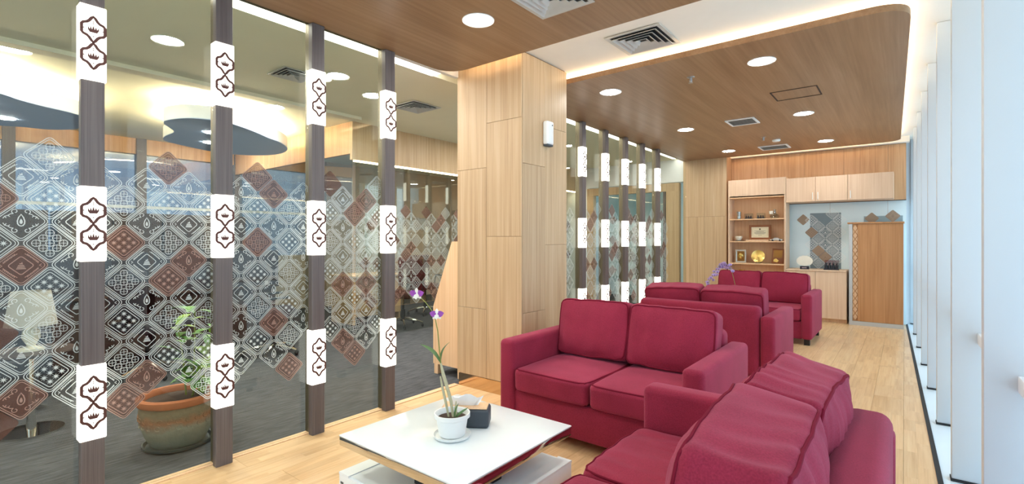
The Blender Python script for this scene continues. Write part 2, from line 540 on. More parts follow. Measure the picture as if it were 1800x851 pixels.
# laminate floor, plank by plank
m = MB(); m.prism([(FX0, Y0), (edge_x(Y0), Y0), (edge_x(Y1), Y1), (FX0, Y1)], -0.10, -0.012)
floor = struct(m.obj('floor', M['joint']), 'light oak laminate plank floor')
pw, pl, gap = 0.195, 1.22, 0.0007
plank_cache = {}
ncol = int(math.ceil((FX1 + 0.14 - FX0) / pw))
for i in range(ncol):
    xa = FX0 + i * pw
    xb = xa + pw
    y = Y0 - ((i * 0.457) % 1.0) * pl
    while y < Y1:
        ya, yb = max(y, Y0), min(y + pl, Y1)
        y += pl
        if yb - ya < 0.05:
            continue
        lim = min(edge_x(ya), edge_x(yb))
        if xa > max(edge_x(ya), edge_x(yb)) - 0.01:
            continue
        if xb > lim:
            q = MB(); cy = (ya + yb) / 2
            q.prism([(gap, ya - cy + gap), (edge_x(ya) - xa, ya - cy + gap), (edge_x(yb) - xa, yb - cy - gap), (gap, yb - cy - gap)], -0.012, 0)
            me = q.mesh('plank', [M['floor']], smooth=False)
        else:
            key = round(yb - ya, 3)
            if key not in plank_cache:
                q = MB(); L = (yb - ya) / 2
                q.box(gap, pw - gap, -L + gap, L - gap, -0.012, 0)
                plank_cache[key] = q.mesh('plank', [M['floor']], smooth=False)
            me = plank_cache[key]
        link('plank', me, floor, (xa, (ya + yb) / 2, 0))

m = MB(); m.box(-9.0, FX0 - 0.02, -3.0, 10.7, -0.1, -0.003)
struct(m.obj('floor_carpet', M['carpet']), 'grey streaked carpet floor behind the glass partition')
m = MB(); m.box(-3.16, -3.105, Y0, 3.14, -0.004, 0.006)
struct(m.obj('trim_1', M['maple_side']), 'pale threshold strip along the foot of the glass')
m = MB(); m.box(-3.16, -3.105, 3.82, 9.05, -0.004, 0.006)
struct(m.obj('trim_2', M['maple_side']), 'pale threshold strip along the foot of the far glass')

# ceilings
m = MB(); m.box(-3.13, 1.1, -3.0, 9.8, ZC, ZC + 0.08)
ceil = struct(m.obj('ceiling', M['white_ceiling']), 'white plaster ceiling with lit coves')
m = MB(); m.box(-9.0, -3.353, -3.0, 10.7, ZO, ZO + 0.12)
struct(m.obj('ceiling_office', M['office_ceiling']), 'cream plaster ceiling of the office beyond the glass')
m = MB(); m.box(-3.353, -3.13, -3.0, 9.3, ZO + 0.06, ZO + 0.12)
struct(m.obj('ceiling_slot', M['white_ceiling']), 'white recessed slot above the glass partition')
m = MB(); m.box(-5.30, -5.16, -2.9, 3.55, ZO - 0.035, ZO)
struct(m.obj('trim_3', M['beam']), 'pale flat beam across the office ceiling')

def rounded_poly(corners, n=10):
    """corners: list of (x, y, radius), counter-clockwise"""
    out = []
    k = len(corners)
    for i in range(k):
        p = Vector(corners[i][:2]); r = corners[i][2]
        a = Vector(corners[i - 1][:2]); b = Vector(corners[(i + 1) % k][:2])
        if r <= 0:
            out.append(tuple(p)); continue
        u = (a - p).normalized(); w = (b - p).normalized()
        s = p + u * r; e = p + w * r
        for j in range(n + 1):
            t = j / n
            q = s * (1 - t) ** 2 + p * 2 * t * (1 - t) + e * t ** 2
            out.append((q.x, q.y))
    return out

def cove_strip(name, pts, label, z=ZP + 0.048, w=0.02, parent=None):
    c = MB()
    for a, b in zip(pts[:-1], pts[1:]):
        a = Vector(a); b = Vector(b)
        d = (b - a).normalized(); nrm = Vector((-d.y, d.x))
        c.prism([tuple(a + nrm * w), tuple(a - nrm * w), tuple(b - nrm * w), tuple(b + nrm * w)], z, z + 0.012)
    o = c.obj(name, M['cove'], parent, smooth=False)
    return o

# near wood panel
poly = rounded_poly([(-3.09, -2.9, 0), (0.05, -2.9, 0), (0.05, 3.02, 0.25), (-3.09, 3.02, 0.22)])
m = MB(); m.prism(poly, ZP, ZP + 0.045)
pn = struct(m.obj('ceiling_panel_near', M['wood_ceiling']), 'walnut ceiling panel over the near seating with rounded corners')
cove_strip('cove_light', [(-2.98, 2.95), (-0.1, 2.95), (-0.03, 2.85), (-0.03, -2.8)], '', parent=pn)
# far wood panel
poly = rounded_poly([(-3.12, 3.88, 0), (0.035, 3.88, 0.22), (-0.045, 9.16, 0.22), (-3.2, 9.14, 0)])
m = MB(); m.prism(poly, ZP, ZP + 0.045)
pf = struct(m.obj('ceiling_panel_far', M['wood_ceiling']), 'walnut ceiling panel over the far seating with rounded corners')
cove_strip('cove_light', [(-2.95, 3.95), (-0.12, 3.95), (-0.04, 4.05), (-0.12, 9.0), (-0.2, 9.09), (-3.1, 9.07)], '', parent=pf)
# posts that hang the panels off the slab
for p, pts in ((pn, ((-2.4, 0.4), (-0.6, 0.4), (-2.4, 2.2), (-0.6, 2.2))), (pf, ((-2.6, 4.6), (-0.6, 4.6), (-2.6, 8.4), (-0.6, 8.4)))):
    for x, y in pts:
        q = MB(); q.box(x - 0.03, x + 0.03, y - 0.03, y + 0.03, ZP + 0.045, ZC)
        q.obj('hanger', M['steel'], p)
# access hatch let into the far panel
q = MB()
for a in ((-1.035, -0.635, 5.35, 5.362), (-1.035, -0.635, 5.708, 5.72), (-1.035, -1.023, 5.362, 5.708), (-0.647, -0.635, 5.362, 5.708)):
    q.box(*a, ZP - 0.004, ZP + 0.002)
q.obj('hatch_frame', M['groove'], pf)
# pale shadow gap ceiling edge beyond the far panel
m = MB(); m.box(-2.43, 0.06, 9.30, 9.42, ZP + 0.005, ZC)
struct(m.obj('trim_4', M['white_ceiling']), 'pale ceiling edge above the rear wood fascia')

# linear lit diffusers in the slot beside the glass
for ya, yb, lab in ((-2.9, 3.05, 'long lit white diffuser above the near glass partition'), (3.85, 9.0, 'long lit white diffuser above the far glass partition')):
    q = MB(); q.box(-3.352, -3.165, ya, yb, ZO - 0.004, ZO + 0.03)
    tag(q.obj('linear_light', M['slot'], smooth=False), lab, 'light')

# glass head channels
def head(name, ya, yb, lab):
    q = MB(); q.box(-3.16, -3.10, ya, yb, 2.747, 2.77); q.box(-3.15, -3.11, ya, yb, 2.77, ZC + 0.06)
    struct(q.obj(name, M['alu']), lab)
head('trim_5', Y0, 2.42, 'bronze head channel above the near glass')
head('trim_6', 3.82, 9.05, 'bronze head channel above the far glass')
q = MB(); q.box(-3.15, -3.11, 2.42, 3.14, 2.735, ZC + 0.06)
struct(q.obj('trim_7', M['white_ceiling']), 'white bulkhead above the gap beside the column')

# wood-clad column
CX0, CX1, CY0, CY1 = -3.122, -2.40, 3.14, 3.812
m = MB(); m.box(CX0 + 0.014, CX1 - 0.014, CY0 + 0.014, CY1 - 0.014, 0, ZC)
colm = struct(m.obj('column', M['joint']), 'oak veneered square column beside the near sofa')
g = 0.0011
def front_panel(x0, x1, z0, z1):
    q = MB(); q.rbox(x0 + g, x1 - g, CY0, CY0 + 0.012, z0 + g, z1 - g, 0.0012, 1)
    q.obj('panel', M['wood_column'], colm)
def side_panel(y0, y1, z0, z1, xs=CX1, d=-1):
    q = MB(); q.rbox(min(xs, xs + d * 0.012), max(xs, xs + d * 0.012), y0 + g, y1 - g, z0 + g, z1 - g, 0.0012, 1)
    q.obj('panel', M['wood_column'], colm)
zb = 0.115
for z0, z1 in ((zb, 0.70), (0.70, 1.905), (1.905, ZC - 0.01)):
    front_panel(CX0, -2.777, z0, z1)
for z0, z1 in ((zb, 1.32), (1.32, 2.28), (2.28, ZC - 0.01)):
    front_panel(-2.777, CX1 - 0.0005, z0, z1)
for z0, z1 in ((zb, 0.698), (0.698, 1.912), (1.912, ZC - 0.012)):
    side_panel(CY0 + 0.013, 3.468, z0, z1)
for z0, z1 in ((zb, 1.25), (1.25, 2.263), (2.263, ZC - 0.012)):
    side_panel(3.468, CY1, z0, z1)
for z0, z1 in ((zb, 1.3), (1.3, ZC - 0.012)):
    side_panel(CY0 + 0.013, CY1, z0, z1, CX0, 1)
    q = MB(); q.rbox(CX0 + g, CX1 - g, CY1 - 0.012, CY1, z0 + g, z1 - g, 0.0012, 1); q.obj('panel', M['wood_column'], colm)
q = MB(); q.box(CX0 + 0.01, CX1 - 0.01, CY0 + 0.008, CY1 - 0.008, 0, zb - 0.006)
q.obj('plinth', M['plinth'], colm)

# rear column / wood wall pier
m = MB(); m.box(-3.19, -2.455, 9.115, 9.6, 0, ZC)
pier = struct(m.obj('column_rear', M['groove']), 'oak veneered pier at the far end beside the bookshelf')
for x0, x1 in ((-3.20, -2.82), (-2.82, -2.44)):
    for z0, z1 in ((0.08, 1.7), (1.7, ZC - 0.01)):
        q = MB(); q.rbox(x0 + g, x1 - g, 9.10, 9.114, z0 + g, z1 - g, 0.0012, 1); q.obj('panel', M['wood_column'], pier)
q = MB(); q.rbox(-2.454, -2.44, 9.116, 9.42, 0.08, ZC - 0.01, 0.0012, 1); q.obj('panel', M['wood_fascia'], pier)

# rear wall: wood fascia boards above a pale blue glass splashback
m = MB(); m.box(-2.455, 0.02, 9.45, 9.6, 1.885, ZC)
fas = struct(m.obj('wall_rear', M['groove']), 'oak fascia boards above the rear cabinets')
xs = [-2.44, -1.863, -1.299, -0.757, -0.196, 0.02]
for a, b in zip(xs[:-1], xs[1:]):
    q = MB(); q.rbox(a + g, b - g, 9.42, 9.449, 1.89, ZP + 0.0, 0.0012, 1)
    q.obj('board', M['wood_fascia'], fas)
m = MB(); m.box(-2.455, 0.02, 9.52, 9.6, 0, 1.885)
rear_glass = struct(m.obj('wall_rear_glass', M['frost']), 'pale blue frosted glass wall behind the rear counter')
for x in (-0.95, -0.2):
    q = MB(); q.box(x - 0.003, x + 0.003, 9.5185, 9.52, 0.8, 1.885); q.obj('joint', M['alu_white'], rear_glass)

# window front: sill, fins, panes, rail (slightly skewed)
ang = math.atan(SK)
w1 = struct(link('window_1', None, None, (FX1, 3.46, 0), (0, 0, ang)), 'window front with tall white fins along the right side')
q = MB(); q.box(-0.0, 0.9, -6.4, 6.35, -0.1, -0.002); q.obj('window_sill', M['sill'], w1)
q = MB(); q.box(-0.012, 0.012, -6.0, 6.15, -0.02, 0.004); q.obj('gasket', M['black'], w1)
fin_m = MB(); fin_m.rbox(0.0, 0.40, 0.0, 0.055, 0.012, ZC - 0.002, 0.004, 2)
fin_me = fin_m.mesh('fin', [M['fin']])
foot_m = MB(); foot_m.box(-0.004, 0.40, -0.006, 0.06, 0, 0.012)
foot_me = foot_m.mesh('fin_foot', [M['black']])
pane_m = MB(); pane_m.box(0.405, 0.413, 0.03, 1.04, 0.0, ZC)
pane_me = pane_m.mesh('pane', [M['window_glass']])
for k in range(-6, 7):
    yy = 0.087 + 1.02 * k
    xx = 0.049 + 0.004 * k if k < 0 else 0.049
    if k == -1:
        xx = 0.060
    fo = link('fin', fin_me, w1, (xx, yy, 0))
    link('fin_foot', foot_me, fo)
    link('pane', pane_me, w1, (0.05, yy, 0))
for k in range(-6, 6):
    q = MB(); q.rbox(0.150, 0.225, 0.055 + 0.001, 1.019, 0.745, 0.805, 0.004, 2)
    link('rail', q.mesh('rail', [M['white']]), w1, (0, 0.087 + 1.02 * k, 0))
# wall past the last fin
m = MB(); m.box(-0.3, 1.1, 9.70, 9.8, 0, ZC)
struct(m.obj('wall_end', M['white']), 'white end wall behind the window fins')

# unseen glazed end, added behind the camera to let in fill daylight
w2 = struct(link('window_2', None, None, (0, -2.55, 0)), 'added glazed end behind the viewer, letting in fill daylight')
for x in (-3.1, -2.0, -0.9, 0.2):
    q = MB(); q.box(x - 0.03, x + 0.03, -0.04, 0.04, 0, ZC); q.obj('mullion', M['white'], w2)
for x in (-3.1, -2.0, -0.9):
    q = MB(); q.box(x + 0.03, x + 1.07, -0.004, 0.004, 0.02, ZC); q.obj('pane', M['window_glass'], w2)

# office shell beyond the partition
m = MB(); m.box(-9.0, -8.85, -3.0, 9.3, 0, 1.0)
struct(m.obj('wall_office_far', M['office_wall']), 'low beige wall under the office windows')
m = MB(); m.box(-9.0, -8.85, -3.0, 9.3, 2.55, ZO)
fw_ = struct(m.obj('wall_office_fascia', M['wood_fascia']), 'wood band above the office windows')
for i, ya in enumerate((-1.6, -0.35, 0.914, 2.297, 3.648)):
    yb = (-0.35, 0.914, 2.297, 3.648, 5.2)[i]
    w = struct(link('window_%d' % (3 + i), None, None, (-8.85, ya, 0)), 'blue tinted office window bay beyond the glass')
    q = MB(); q.box(-0.08, 0.03, -0.06, 0.06, 0, ZO); q.obj('mullion', M['dark_wood'], w)
    q = MB(); q.box(-0.05, -0.04, 0.06, yb - ya - 0.06, 1.0, 2.55); q.obj('pane', M['blue_glass'], w)
    q = MB(); q.box(-0.06, -0.02, 0.06, yb - ya - 0.06, 1.75, 1.79); q.obj('transom', M['alu_white'], w)
m = MB(); m.box(-9.0, -3.13, -3.1, -3.0, 0, ZO)
struct(m.obj('wall_office_front', M['office_wall']), 'beige office wall out of view')

# meeting room corner: wood fascia over glass, on two sides
m = MB(); m.box(-5.48, -5.43, 3.6, 9.1, 2.30, ZO)
mf = struct(m.obj('wall_meeting_side', M['wood_column']), 'oak fascia above the meeting room glass')
m = MB(); m.box(-8.85, -5.48, 3.6, 3.65, 2.38, ZO)
struct(m.obj('wall_meeting_front', M['wood_fascia']), 'oak fascia of the meeting room facing the office')
q = MB(); q.box(-5.50, -5.44, 3.66, 9.05, 2.285, 2.298); q.obj('cove_light', M['cove'], mf, smooth=False)
m = MB(); m.box(-8.85, -8.7, 5.2, 9.2, 0, ZO)
struct(m.obj('wall_meeting_rear', M['office_wall']), 'beige inner wall of the meeting room')

# office rear wall with wood portal
m = MB(); m.box(-9.0, -5.18, 9.12, 9.3, 0, ZO); m.box(-5.18, -3.2, 9.12, 9.3, 2.36, ZO)
struct(m.obj('wall_office_rear', M['white']), 'white office wall around the wood portal')
d1 = struct(link('door_1', None, None, (-4.19, 9.1, 0)), 'wood framed glazed portal behind the far lit posts')
q = MB(); q.box(-1.0, 0.93, -0.06, 0.05, 2.19, 2.34); q.obj('lintel', M['wood_column'], d1)
q = MB(); q.box(0.69, 0.93, -0.06, 0.05, 0, 2.19); q.obj('jamb', M['wood_column'], d1)
q = MB(); q.box(-1.0, -0.85, -0.06, 0.05, 0, 2.19); q.obj('jamb', M['wood_column'], d1)
q = MB(); q.box(0.62, 0.66, -0.03, 0.03, 0, 2.19); q.obj('stile', M['dark_wood'], d1)
m = MB(); m.box(-8.9, -2.6, 10.6, 10.7, 0, ZO); 
struct(m.obj('wall_corridor', M['frost']), 'pale wall seen through the portal')

# ================================================================== GLASS PARTITION
# ---- flat printed film motifs, drawn in the (y, z) plane of a pane
class Flat:
    def __init__(s):
        s.m = MB()
    def stroke(s, pts, w, closed=False, mi=0):
        n = len(pts)
        L = []; Rr = []
        for i in range(n):
            if closed:
                a, b = Vector(pts[i - 1]), Vector(pts[(i + 1) % n])
            else:
                a, b = Vector(pts[max(i - 1, 0)]), Vector(pts[min(i + 1, n - 1)])
            d = b - a
            if d.length < 1e-9:
                d = Vector((1, 0))
            d.normalize()
            nn = Vector((-d.y, d.x)) * (w / 2)
            p = Vector(pts[i])
            L.append(p + nn); Rr.append(p - nn)
        v = [(0, q.x, q.y) for q in L] + [(0, q.x, q.y) for q in Rr]
        f = []
        for i in range(n if closed else n - 1):
            j = (i + 1) % n
            f.append((i, n + i, n + j, j))
        s.m.add(v, f, mi)
    def fill(s, pts, mi=0, x=0.0):
        s.m.add([(x, p[0], p[1]) for p in pts], [tuple(range(len(pts)))], mi)
    def ring(s, c, r, w, n=12, mi=0):
        s.stroke([(c[0] + r * math.cos(2 * math.pi * k / n), c[1] + r * math.sin(2 * math.pi * k / n)) for k in range(n)], w, True, mi)

def rdiamond(a, rad, n=3):
    """diamond of half diagonal a with rounded corners"""
    h = a / math.sqrt(2)
    pts = []
    for cx, cy, st in ((h - rad, h - rad, 0), (-h + rad, h - rad, 90), (-h + rad, -h + rad, 180), (h - rad, -h + rad, 270)):
        for k in range(n + 1):
            t = R(st + 90.0 * k / n)
            pts.append((cx + rad * math.cos(t), cy + rad * math.sin(t)))
    c = math.cos(R(45)); return [((x - y) * c, (x + y) * c) for x, y in pts]

DA, DZ = 0.0985, 0.101
def motif(kind, brown):
    F = Flat(); li = 1 if brown else 0
    if brown:
        F.fill(rdiamond(DA * 0.97, 0.016), 0, -0.0003)
    if kind == 'plain':
        return F.m
    F.stroke(rdiamond(DA * 0.965, 0.016), 0.0036, True, li)
    F.stroke(rdiamond(DA * 0.855, 0.013), 0.0030, True, li)
    c45 = math.cos(R(45))
    if kind == 'ros':
        g_ = 0.0335
        for i in (-1, 0, 1):
            for j in (-1, 0, 1):
                cx, cy = (i - j) * g_ * c45, (i + j) * g_ * c45
                F.ring((cx, cy), 0.0155, 0.0027, 10, li)
                d = 0.0135
                F.stroke([(cx - d, cy), (cx + d, cy)], 0.0018, mi=li)
                F.stroke([(cx, cy - d), (cx, cy + d)], 0.0018, mi=li)
    elif kind == 'star':
        F.stroke(rdiamond(DA * 0.70, 0.010), 0.0032, True, li)
        g_ = 0.029
        for i in (-1, 0, 1):
            for j in (-1, 0, 1):
                cx, cy = (i - j) * g_ * c45, (i + j) * g_ * c45
                F.fill([(cx + (0.0145 if k % 2 == 0 else 0.0048) * math.cos(math.pi * k / 8), cy + (0.0145 if k % 2 == 0 else 0.0048) * math.sin(math.pi * k / 8)) for k in range(16)], li)
    elif kind == 'boat':
        F.stroke(rdiamond(DA * 0.44, 0.008), 0.0034, True, li)
        for k, (w, z) in enumerate(((0.017, -0.014), (0.014, -0.007), (0.011, 0.0), (0.006, 0.008))):
            F.fill([(-w, z - 0.0022), (w, z - 0.0022), (w * 0.85, z + 0.0026), (-w * 0.85, z + 0.0026)], li)
        F.stroke([(0, 0.008), (0.004, 0.015)], 0.003, mi=li)
        for sx in (-1, 1):
            F.stroke([(sx * 0.068, -0.006), (sx * 0.060, 0), (sx * 0.068, 0.006)], 0.003, mi=li)
            for sz in (-1, 1):
                F.stroke([(sx * 0.012, sz * 0.054), (sx * 0.034, sz * 0.036), (sx * 0.058, sz * 0.010)], 0.0028, mi=li)
                for t in (0.2, 0.42, 0.64, 0.85):
                    px, pz = sx * (0.012 + 0.046 * t), sz * (0.054 - 0.044 * t)
                    F.stroke([(px, pz), (px + sx * 0.008, pz + sz * 0.001)], 0.003, mi=li)
                    F.stroke([(px, pz), (px + sx * 0.001, pz + sz * 0.008)], 0.003, mi=li)
    elif kind == 'flo':
        drop = [(0, 0.030), (0.008, 0.016), (0.012, 0.0), (0.011, -0.013), (0.006, -0.021), (0, -0.023), (-0.006, -0.021), (-0.011, -0.013), (-0.012, 0.0), (-0.008, 0.016)]
        F.stroke(drop, 0.0044, True, li)
        F.fill([(p[0] * 0.45, p[1] * 0.45 - 0.003) for p in drop], li)
        for sx in (-1, 1):
            for sz in (-1, 1):
                sc = []
                for k in range(9):
                    t = k / 8.0
                    rr = 0.012 * (1 - 0.55 * t)
                    an = R(-60 + 330 * t)
                    sc.append((sx * (0.020 + rr * math.cos(an)), sz * (0.043 + rr * math.sin(an))))
                F.stroke(sc, 0.0032, mi=li)
                F.stroke([(sx * 0.024, sz * 0.033), (sx * 0.034, sz * 0.031), (sx * 0.042, sz * 0.024), (sx * 0.052, sz * 0.020), (sx * 0.058, sz * 0.010)], 0.0032, mi=li)
                F.stroke([(sx * 0.042, sz * 0.024), (sx * 0.036, sz * 0.018)], 0.003, mi=li)
                F.stroke([(sx * 0.052, sz * 0.020), (sx * 0.047, sz * 0.012)], 0.003, mi=li)
    return F.m

_motif_cache = {}
def motif_mesh(kind, brown, lo, hi):
    """mesh of one printed diamond, cut off at local y = lo / hi where the pane ends"""
    lo = None if lo <= -DA else round(lo, 3)
    hi = None if hi >= DA else round(hi, 3)
    key = (kind, brown, lo, hi)
    if key in _motif_cache:
        return _motif_cache[key]
    mb = motif(kind, brown)
    mats = [M['film_brown'], M['film_line']] if brown else [M['film']]
    me = mb.mesh('film_diamond', mats, smooth=False)
    if lo is not None or hi is not None:
        bm = bmesh.new(); bm.from_mesh(me)
        for val, nrm in ((lo, -1), (hi, 1)):
            if val is None:
                continue
            bmesh.ops.bisect_plane(bm, geom=list(bm.verts) + list(bm.edges) + list(bm.faces), plane_co=(0, val, 0), plane_no=(0, nrm, 0), clear_outer=True)
        bm.to_mesh(me); bm.free()
    _motif_cache[key] = me
    return me

S_, B_, F_, O_ = 'star', 'boat', 'flo', 'ros'
def colm_(c, top, kinds, browns=()):
    """one column of diamonds: rows top, top-2, ... ; kinds alternate; browns = rows with brown backing"""
    return [(c, top - 2 * i, k, (top - 2 * i) in browns) for i, k in enumerate(kinds)]
AB = lambda a, b, n: [a if i % 2 == 0 else b for i in range(n)]
PRINT = {
    0: colm_(-6.8, 4, AB(S_, O_, 6), (0,)) + colm_(-5.82, 5, AB(F_, B_, 6), (-1,)) + colm_(-4.84, 4, [O_, S_, O_, 'plain', S_, 'plain'], (4, -2, -6)) + colm_(-3.85, 5, AB(B_, F_, 6), (1, -5)) + colm_(-2.86, 6, AB(O_, S_, 6)) + colm_(-1.88, 5, AB(F_, B_, 6)),
    1: colm_(-1, 5, AB(F_, B_, 6)) + colm_(0, 4, AB(O_, S_, 6), (2, -6)) + colm_(1, 5, AB(B_, F_, 6), (-5,)) + colm_(2, 6, AB(O_, S_, 6), (6, 0)) + colm_(3, 5, AB(F_, B_, 6), (1,)) + colm_(4, 4, AB(S_, O_, 6)),
    2: colm_(4.85, 4, AB(O_, S_, 6)) + colm_(5.84, 5, AB(F_, B_, 6)) + colm_(6.84, 6, AB(O_, S_, 6), (6, 2)) + colm_(7.86, 5, AB(B_, F_, 6), (5, -3)) + colm_(8.88, 4, AB(O_, S_, 6), (-6,)) + colm_(9.86, 5, AB(F_, B_, 5)),
    3: colm_(11.88, 6, ['plain', S_, O_, S_, O_, S_], (6,)) + colm_(12.89, 5, AB(B_, F_, 6), (-1, -5)) + colm_(13.88, 4, AB(O_, S_, 6), (4, -6)) + colm_(14.88, 5, AB(B_, F_, 6), (5, -1)) + colm_(15.86, 6, AB(O_, S_, 6)),
}
def col_y(c):
    return 0.738 + 0.0975 * c
def row_z(j):
    return 1.078 + DZ * j

def pane(parent, ya, yb, x, pr, label, mat, z1=2.747, shift=0.0):
    """a glass pane in the plane x = const between ya and yb, with its printed diamonds"""
    q = MB(); q.box(-0.004, 0.004, ya, yb, 0.006, z1)
    o = q.obj('pane', mat, parent, (x, 0, 0), smooth=False)
    o['label'] = label
    for (c, j, kind, br) in pr:
        cy = col_y(c) + shift
        if cy + DA < ya + 0.01 or cy - DA > yb - 0.01:
            continue
        me = motif_mesh(kind, br, ya - cy, yb - cy)
        link('film_diamond', me, o, (0.0055, cy, row_z(j)))
    return o

POST_Y = [-0.024, 0.556, 1.142, 1.722, 2.308]
PXF = -3.052
pane_labels = ['glass pane left of the leftmost lit post, with brown and white diamond prints',
               'glass pane between first and second lit posts, in front of the terracotta planter',
               'glass pane between second and third lit posts from the left',
               'glass pane between third and fourth lit posts from the left']
gp = thing('glass_partition', 'near clear glass partition printed with white and brown diamonds, left of the seating', 'glass partition')
for i in range(4):
    pane(gp, POST_Y[i] + 0.076, POST_Y[i + 1] + 0.011, -3.13, PRINT[i], pane_labels[i], M['clear'])
pane(gp, POST_Y[0] - 0.53, POST_Y[0] + 0.011, -3.13, PRINT[1], 'glass pane outside the left edge of the view', M['clear'], shift=-1.17)

# ---- lit posts
def lb_motif():
    F = Flat()
    hw, hh = 0.044, 0.064
    half = [(0, 1), (0.16, 0.9), (0.36, 0.66), (0.56, 0.52), (0.85, 0.44), (1.0, 0.3), (1.0, -0.3), (0.85, -0.44), (0.56, -0.52), (0.36, -0.66), (0.16, -0.9), (0, -1)]
    for cz in (hh, -hh):
        pts = [(x * hw, cz + z * hh * 0.94) for x, z in half] + [(-x * hw, cz + z * hh * 0.94) for x, z in half[::-1][1:-1]]
        F.stroke(pts, 0.0125, True)
        crown = [(-0.011, -0.012), (0.011, -0.012), (0.017, -0.002), (0.016, 0.010), (0.011, 0.0), (0.008, 0.012), (0.004, 0.0), (0, 0.016), (-0.004, 0.0), (-0.008, 0.012), (-0.011, 0.0), (-0.016, 0.010), (-0.017, -0.002)]
        F.fill([(x * 1.25, cz + z * 1.25) for x, z in crown])
        for dx, dz in ((0, 0.036), (0, 0.028), (0, -0.034), (0.036, 0), (-0.036, 0)):
            F.fill([(dx + 0.003 * math.cos(a * math.pi / 3), cz + dz + 0.003 * math.sin(a * math.pi / 3)) for a in range(6)])
    for z in (2 * hh, 0, -2 * hh):
        F.ring((0, z * 0.97), 0.004, 0.003, 8)
    return F.m
lb_me = lb_motif().mesh('motif', [M['motif']], smooth=False)
body_m = MB(); body_m.rbox(-0.045, 0.0, 0, 0.09, 0.0, 2.728, 0.003, 1)
body_me = body_m.mesh('post_body', [M['dark_wood']])
mull_m = MB(); mull_m.box(-0.108, -0.046, 0.012, 0.075, 0.007, 2.746)
mull_me = mull_m.mesh('mullion', [M['alu']])
box_m = MB(); box_m.rbox(-0.062, 0.007, -0.006, 0.096, -0.1805, 0.1805, 0.005, 2)
box_me = box_m.mesh('light_box', [M['lightbox']])
def lit_post(y, label, grp):
    t = thing('lit_post', label, 'post', (PXF, y, 0), 0, grp)
    link('post_body', body_me, t); link('mullion', mull_me, t)
    for zc in (0.515, 1.372, 2.240):
        b = link('light_box', box_me, t, (0, 0, zc))
        link('motif', lb_me, b, (0.0078, 0.045, 0))
    return t
ordn = ['leftmost', 'second', 'third', 'fourth']
lit_post(POST_Y[0], 'dark wood post with lit boxes just outside the left edge of the view', 'lit posts of the near glass partition')
for i in range(4):
    lit_post(POST_Y[i + 1], ['leftmost dark wood post with three glowing patterned boxes, nearest the camera',
                             'second dark post with glowing boxes from the left, beside the terracotta planter',
                             'third dark post with glowing boxes from the left',
                             'fourth dark post with glowing boxes from the left, nearest the wood column'][i], 'lit posts of the near glass partition')
FAR_Y = [5.204, 5.796, 6.385, 6.965, 7.548]
for i, y in enumerate(FAR_Y):
    lit_post(y, ['nearest', 'second nearest', 'middle', 'second farthest', 'farthest'][i] + ' of the five glowing posts behind the far sofas', 'lit posts of the far glass partition')
gp2 = thing('glass_partition', 'far printed glass partition behind the middle sofa, past the wood column', 'glass partition')
bounds = [3.83] + list(FAR_Y) + [9.03]
fl = ['glass pane right behind the wood column', 'glass pane between first and second far glowing posts', 'glass pane between second and third far glowing posts', 'glass pane between third and fourth far glowing posts', 'glass pane between fourth and fifth far glowing posts', 'glass pane past the last far glowing post']
FARPR = [2, 3, 1, 2, 3, 1]
FIRST = {1: -0.5, 2: 5.35, 3: 11.4}
for i in range(6):
    a, b = bounds[i] + (0.076 if i else 0), bounds[i + 1] + 0.011
    k = FARPR[i]
    sh = (b - 0.62 if i == 0 else a) - col_y(FIRST[k])
    pr = PRINT[k]
    pane(gp2, a, b, -3.13, pr, fl[i], M['clear'], shift=sh)

# meeting room panes
gp3 = thing('glass_partition', 'reflective glass wall of the meeting room under the oak fascia', 'glass partition')
mb_ = [3.66, 4.22, 5.35, 6.5, 7.8, 9.04]
for i in range(5):
    a, b = mb_[i], mb_[i + 1]
    k = (3, 1, 2, 1, 2)[i]
    pr = list(PRINT[k])
    if b - a > 0.8:
        k2 = (1, 2, 3, 2, 3)[i] if i != 1 else 3
        sft = 5.9 - FIRST[k2] + FIRST[k]
        pr += [(c + sft, j, kd, br) for (c, j, kd, br) in PRINT[k2] if FIRST[k2] < c < FIRST[k2] + 5.6]
    pane(gp3, a + 0.006, b - 0.006, -5.455, pr, ['narrow reflective meeting room pane at the office corner', 'reflective meeting room pane behind the maroon chair', 'reflective meeting room pane behind the slanted maple cabinet', 'meeting room pane hidden behind the wood column', 'last meeting room pane before the rear office wall'][i], M['clear_mirror'], z1=2.284, shift=a - col_y(FIRST[k]))
q = MB(); q.box(-8.7, -5.47, 3.62, 3.628, 0.006, 2.38)
q.obj('pane', M['clear_mirror'], gp3, smooth=False)

# printed glass inside the wood portal
q = MB(); q.box(-0.004, 0.004, -0.66, 0.79, 0.006, 2.19)
o = q.obj('pane', M['clear'], d1, (-0.06, 0, 0), (0, 0, R(-90)), smooth=False)
pr = [(c, j, kd, br) for (c, j, kd, br) in PRINT[1]] + [(c + 0.1, j, kd, br) for (c, j, kd, br) in PRINT[2]] + [(c + 12, j, kd, br) for (c, j, kd, br) in PRINT[0]]
for (c, j, kd, br) in pr:
    cy = -0.62 + 0.0975 * (c + 0.5)
    if cy < -0.6 or cy > 0.72:
        continue
    link('film_diamond', motif_mesh(kd, br or random.random() < 0.16, -1, 1), o, (0.0055, cy, row_z(j)))

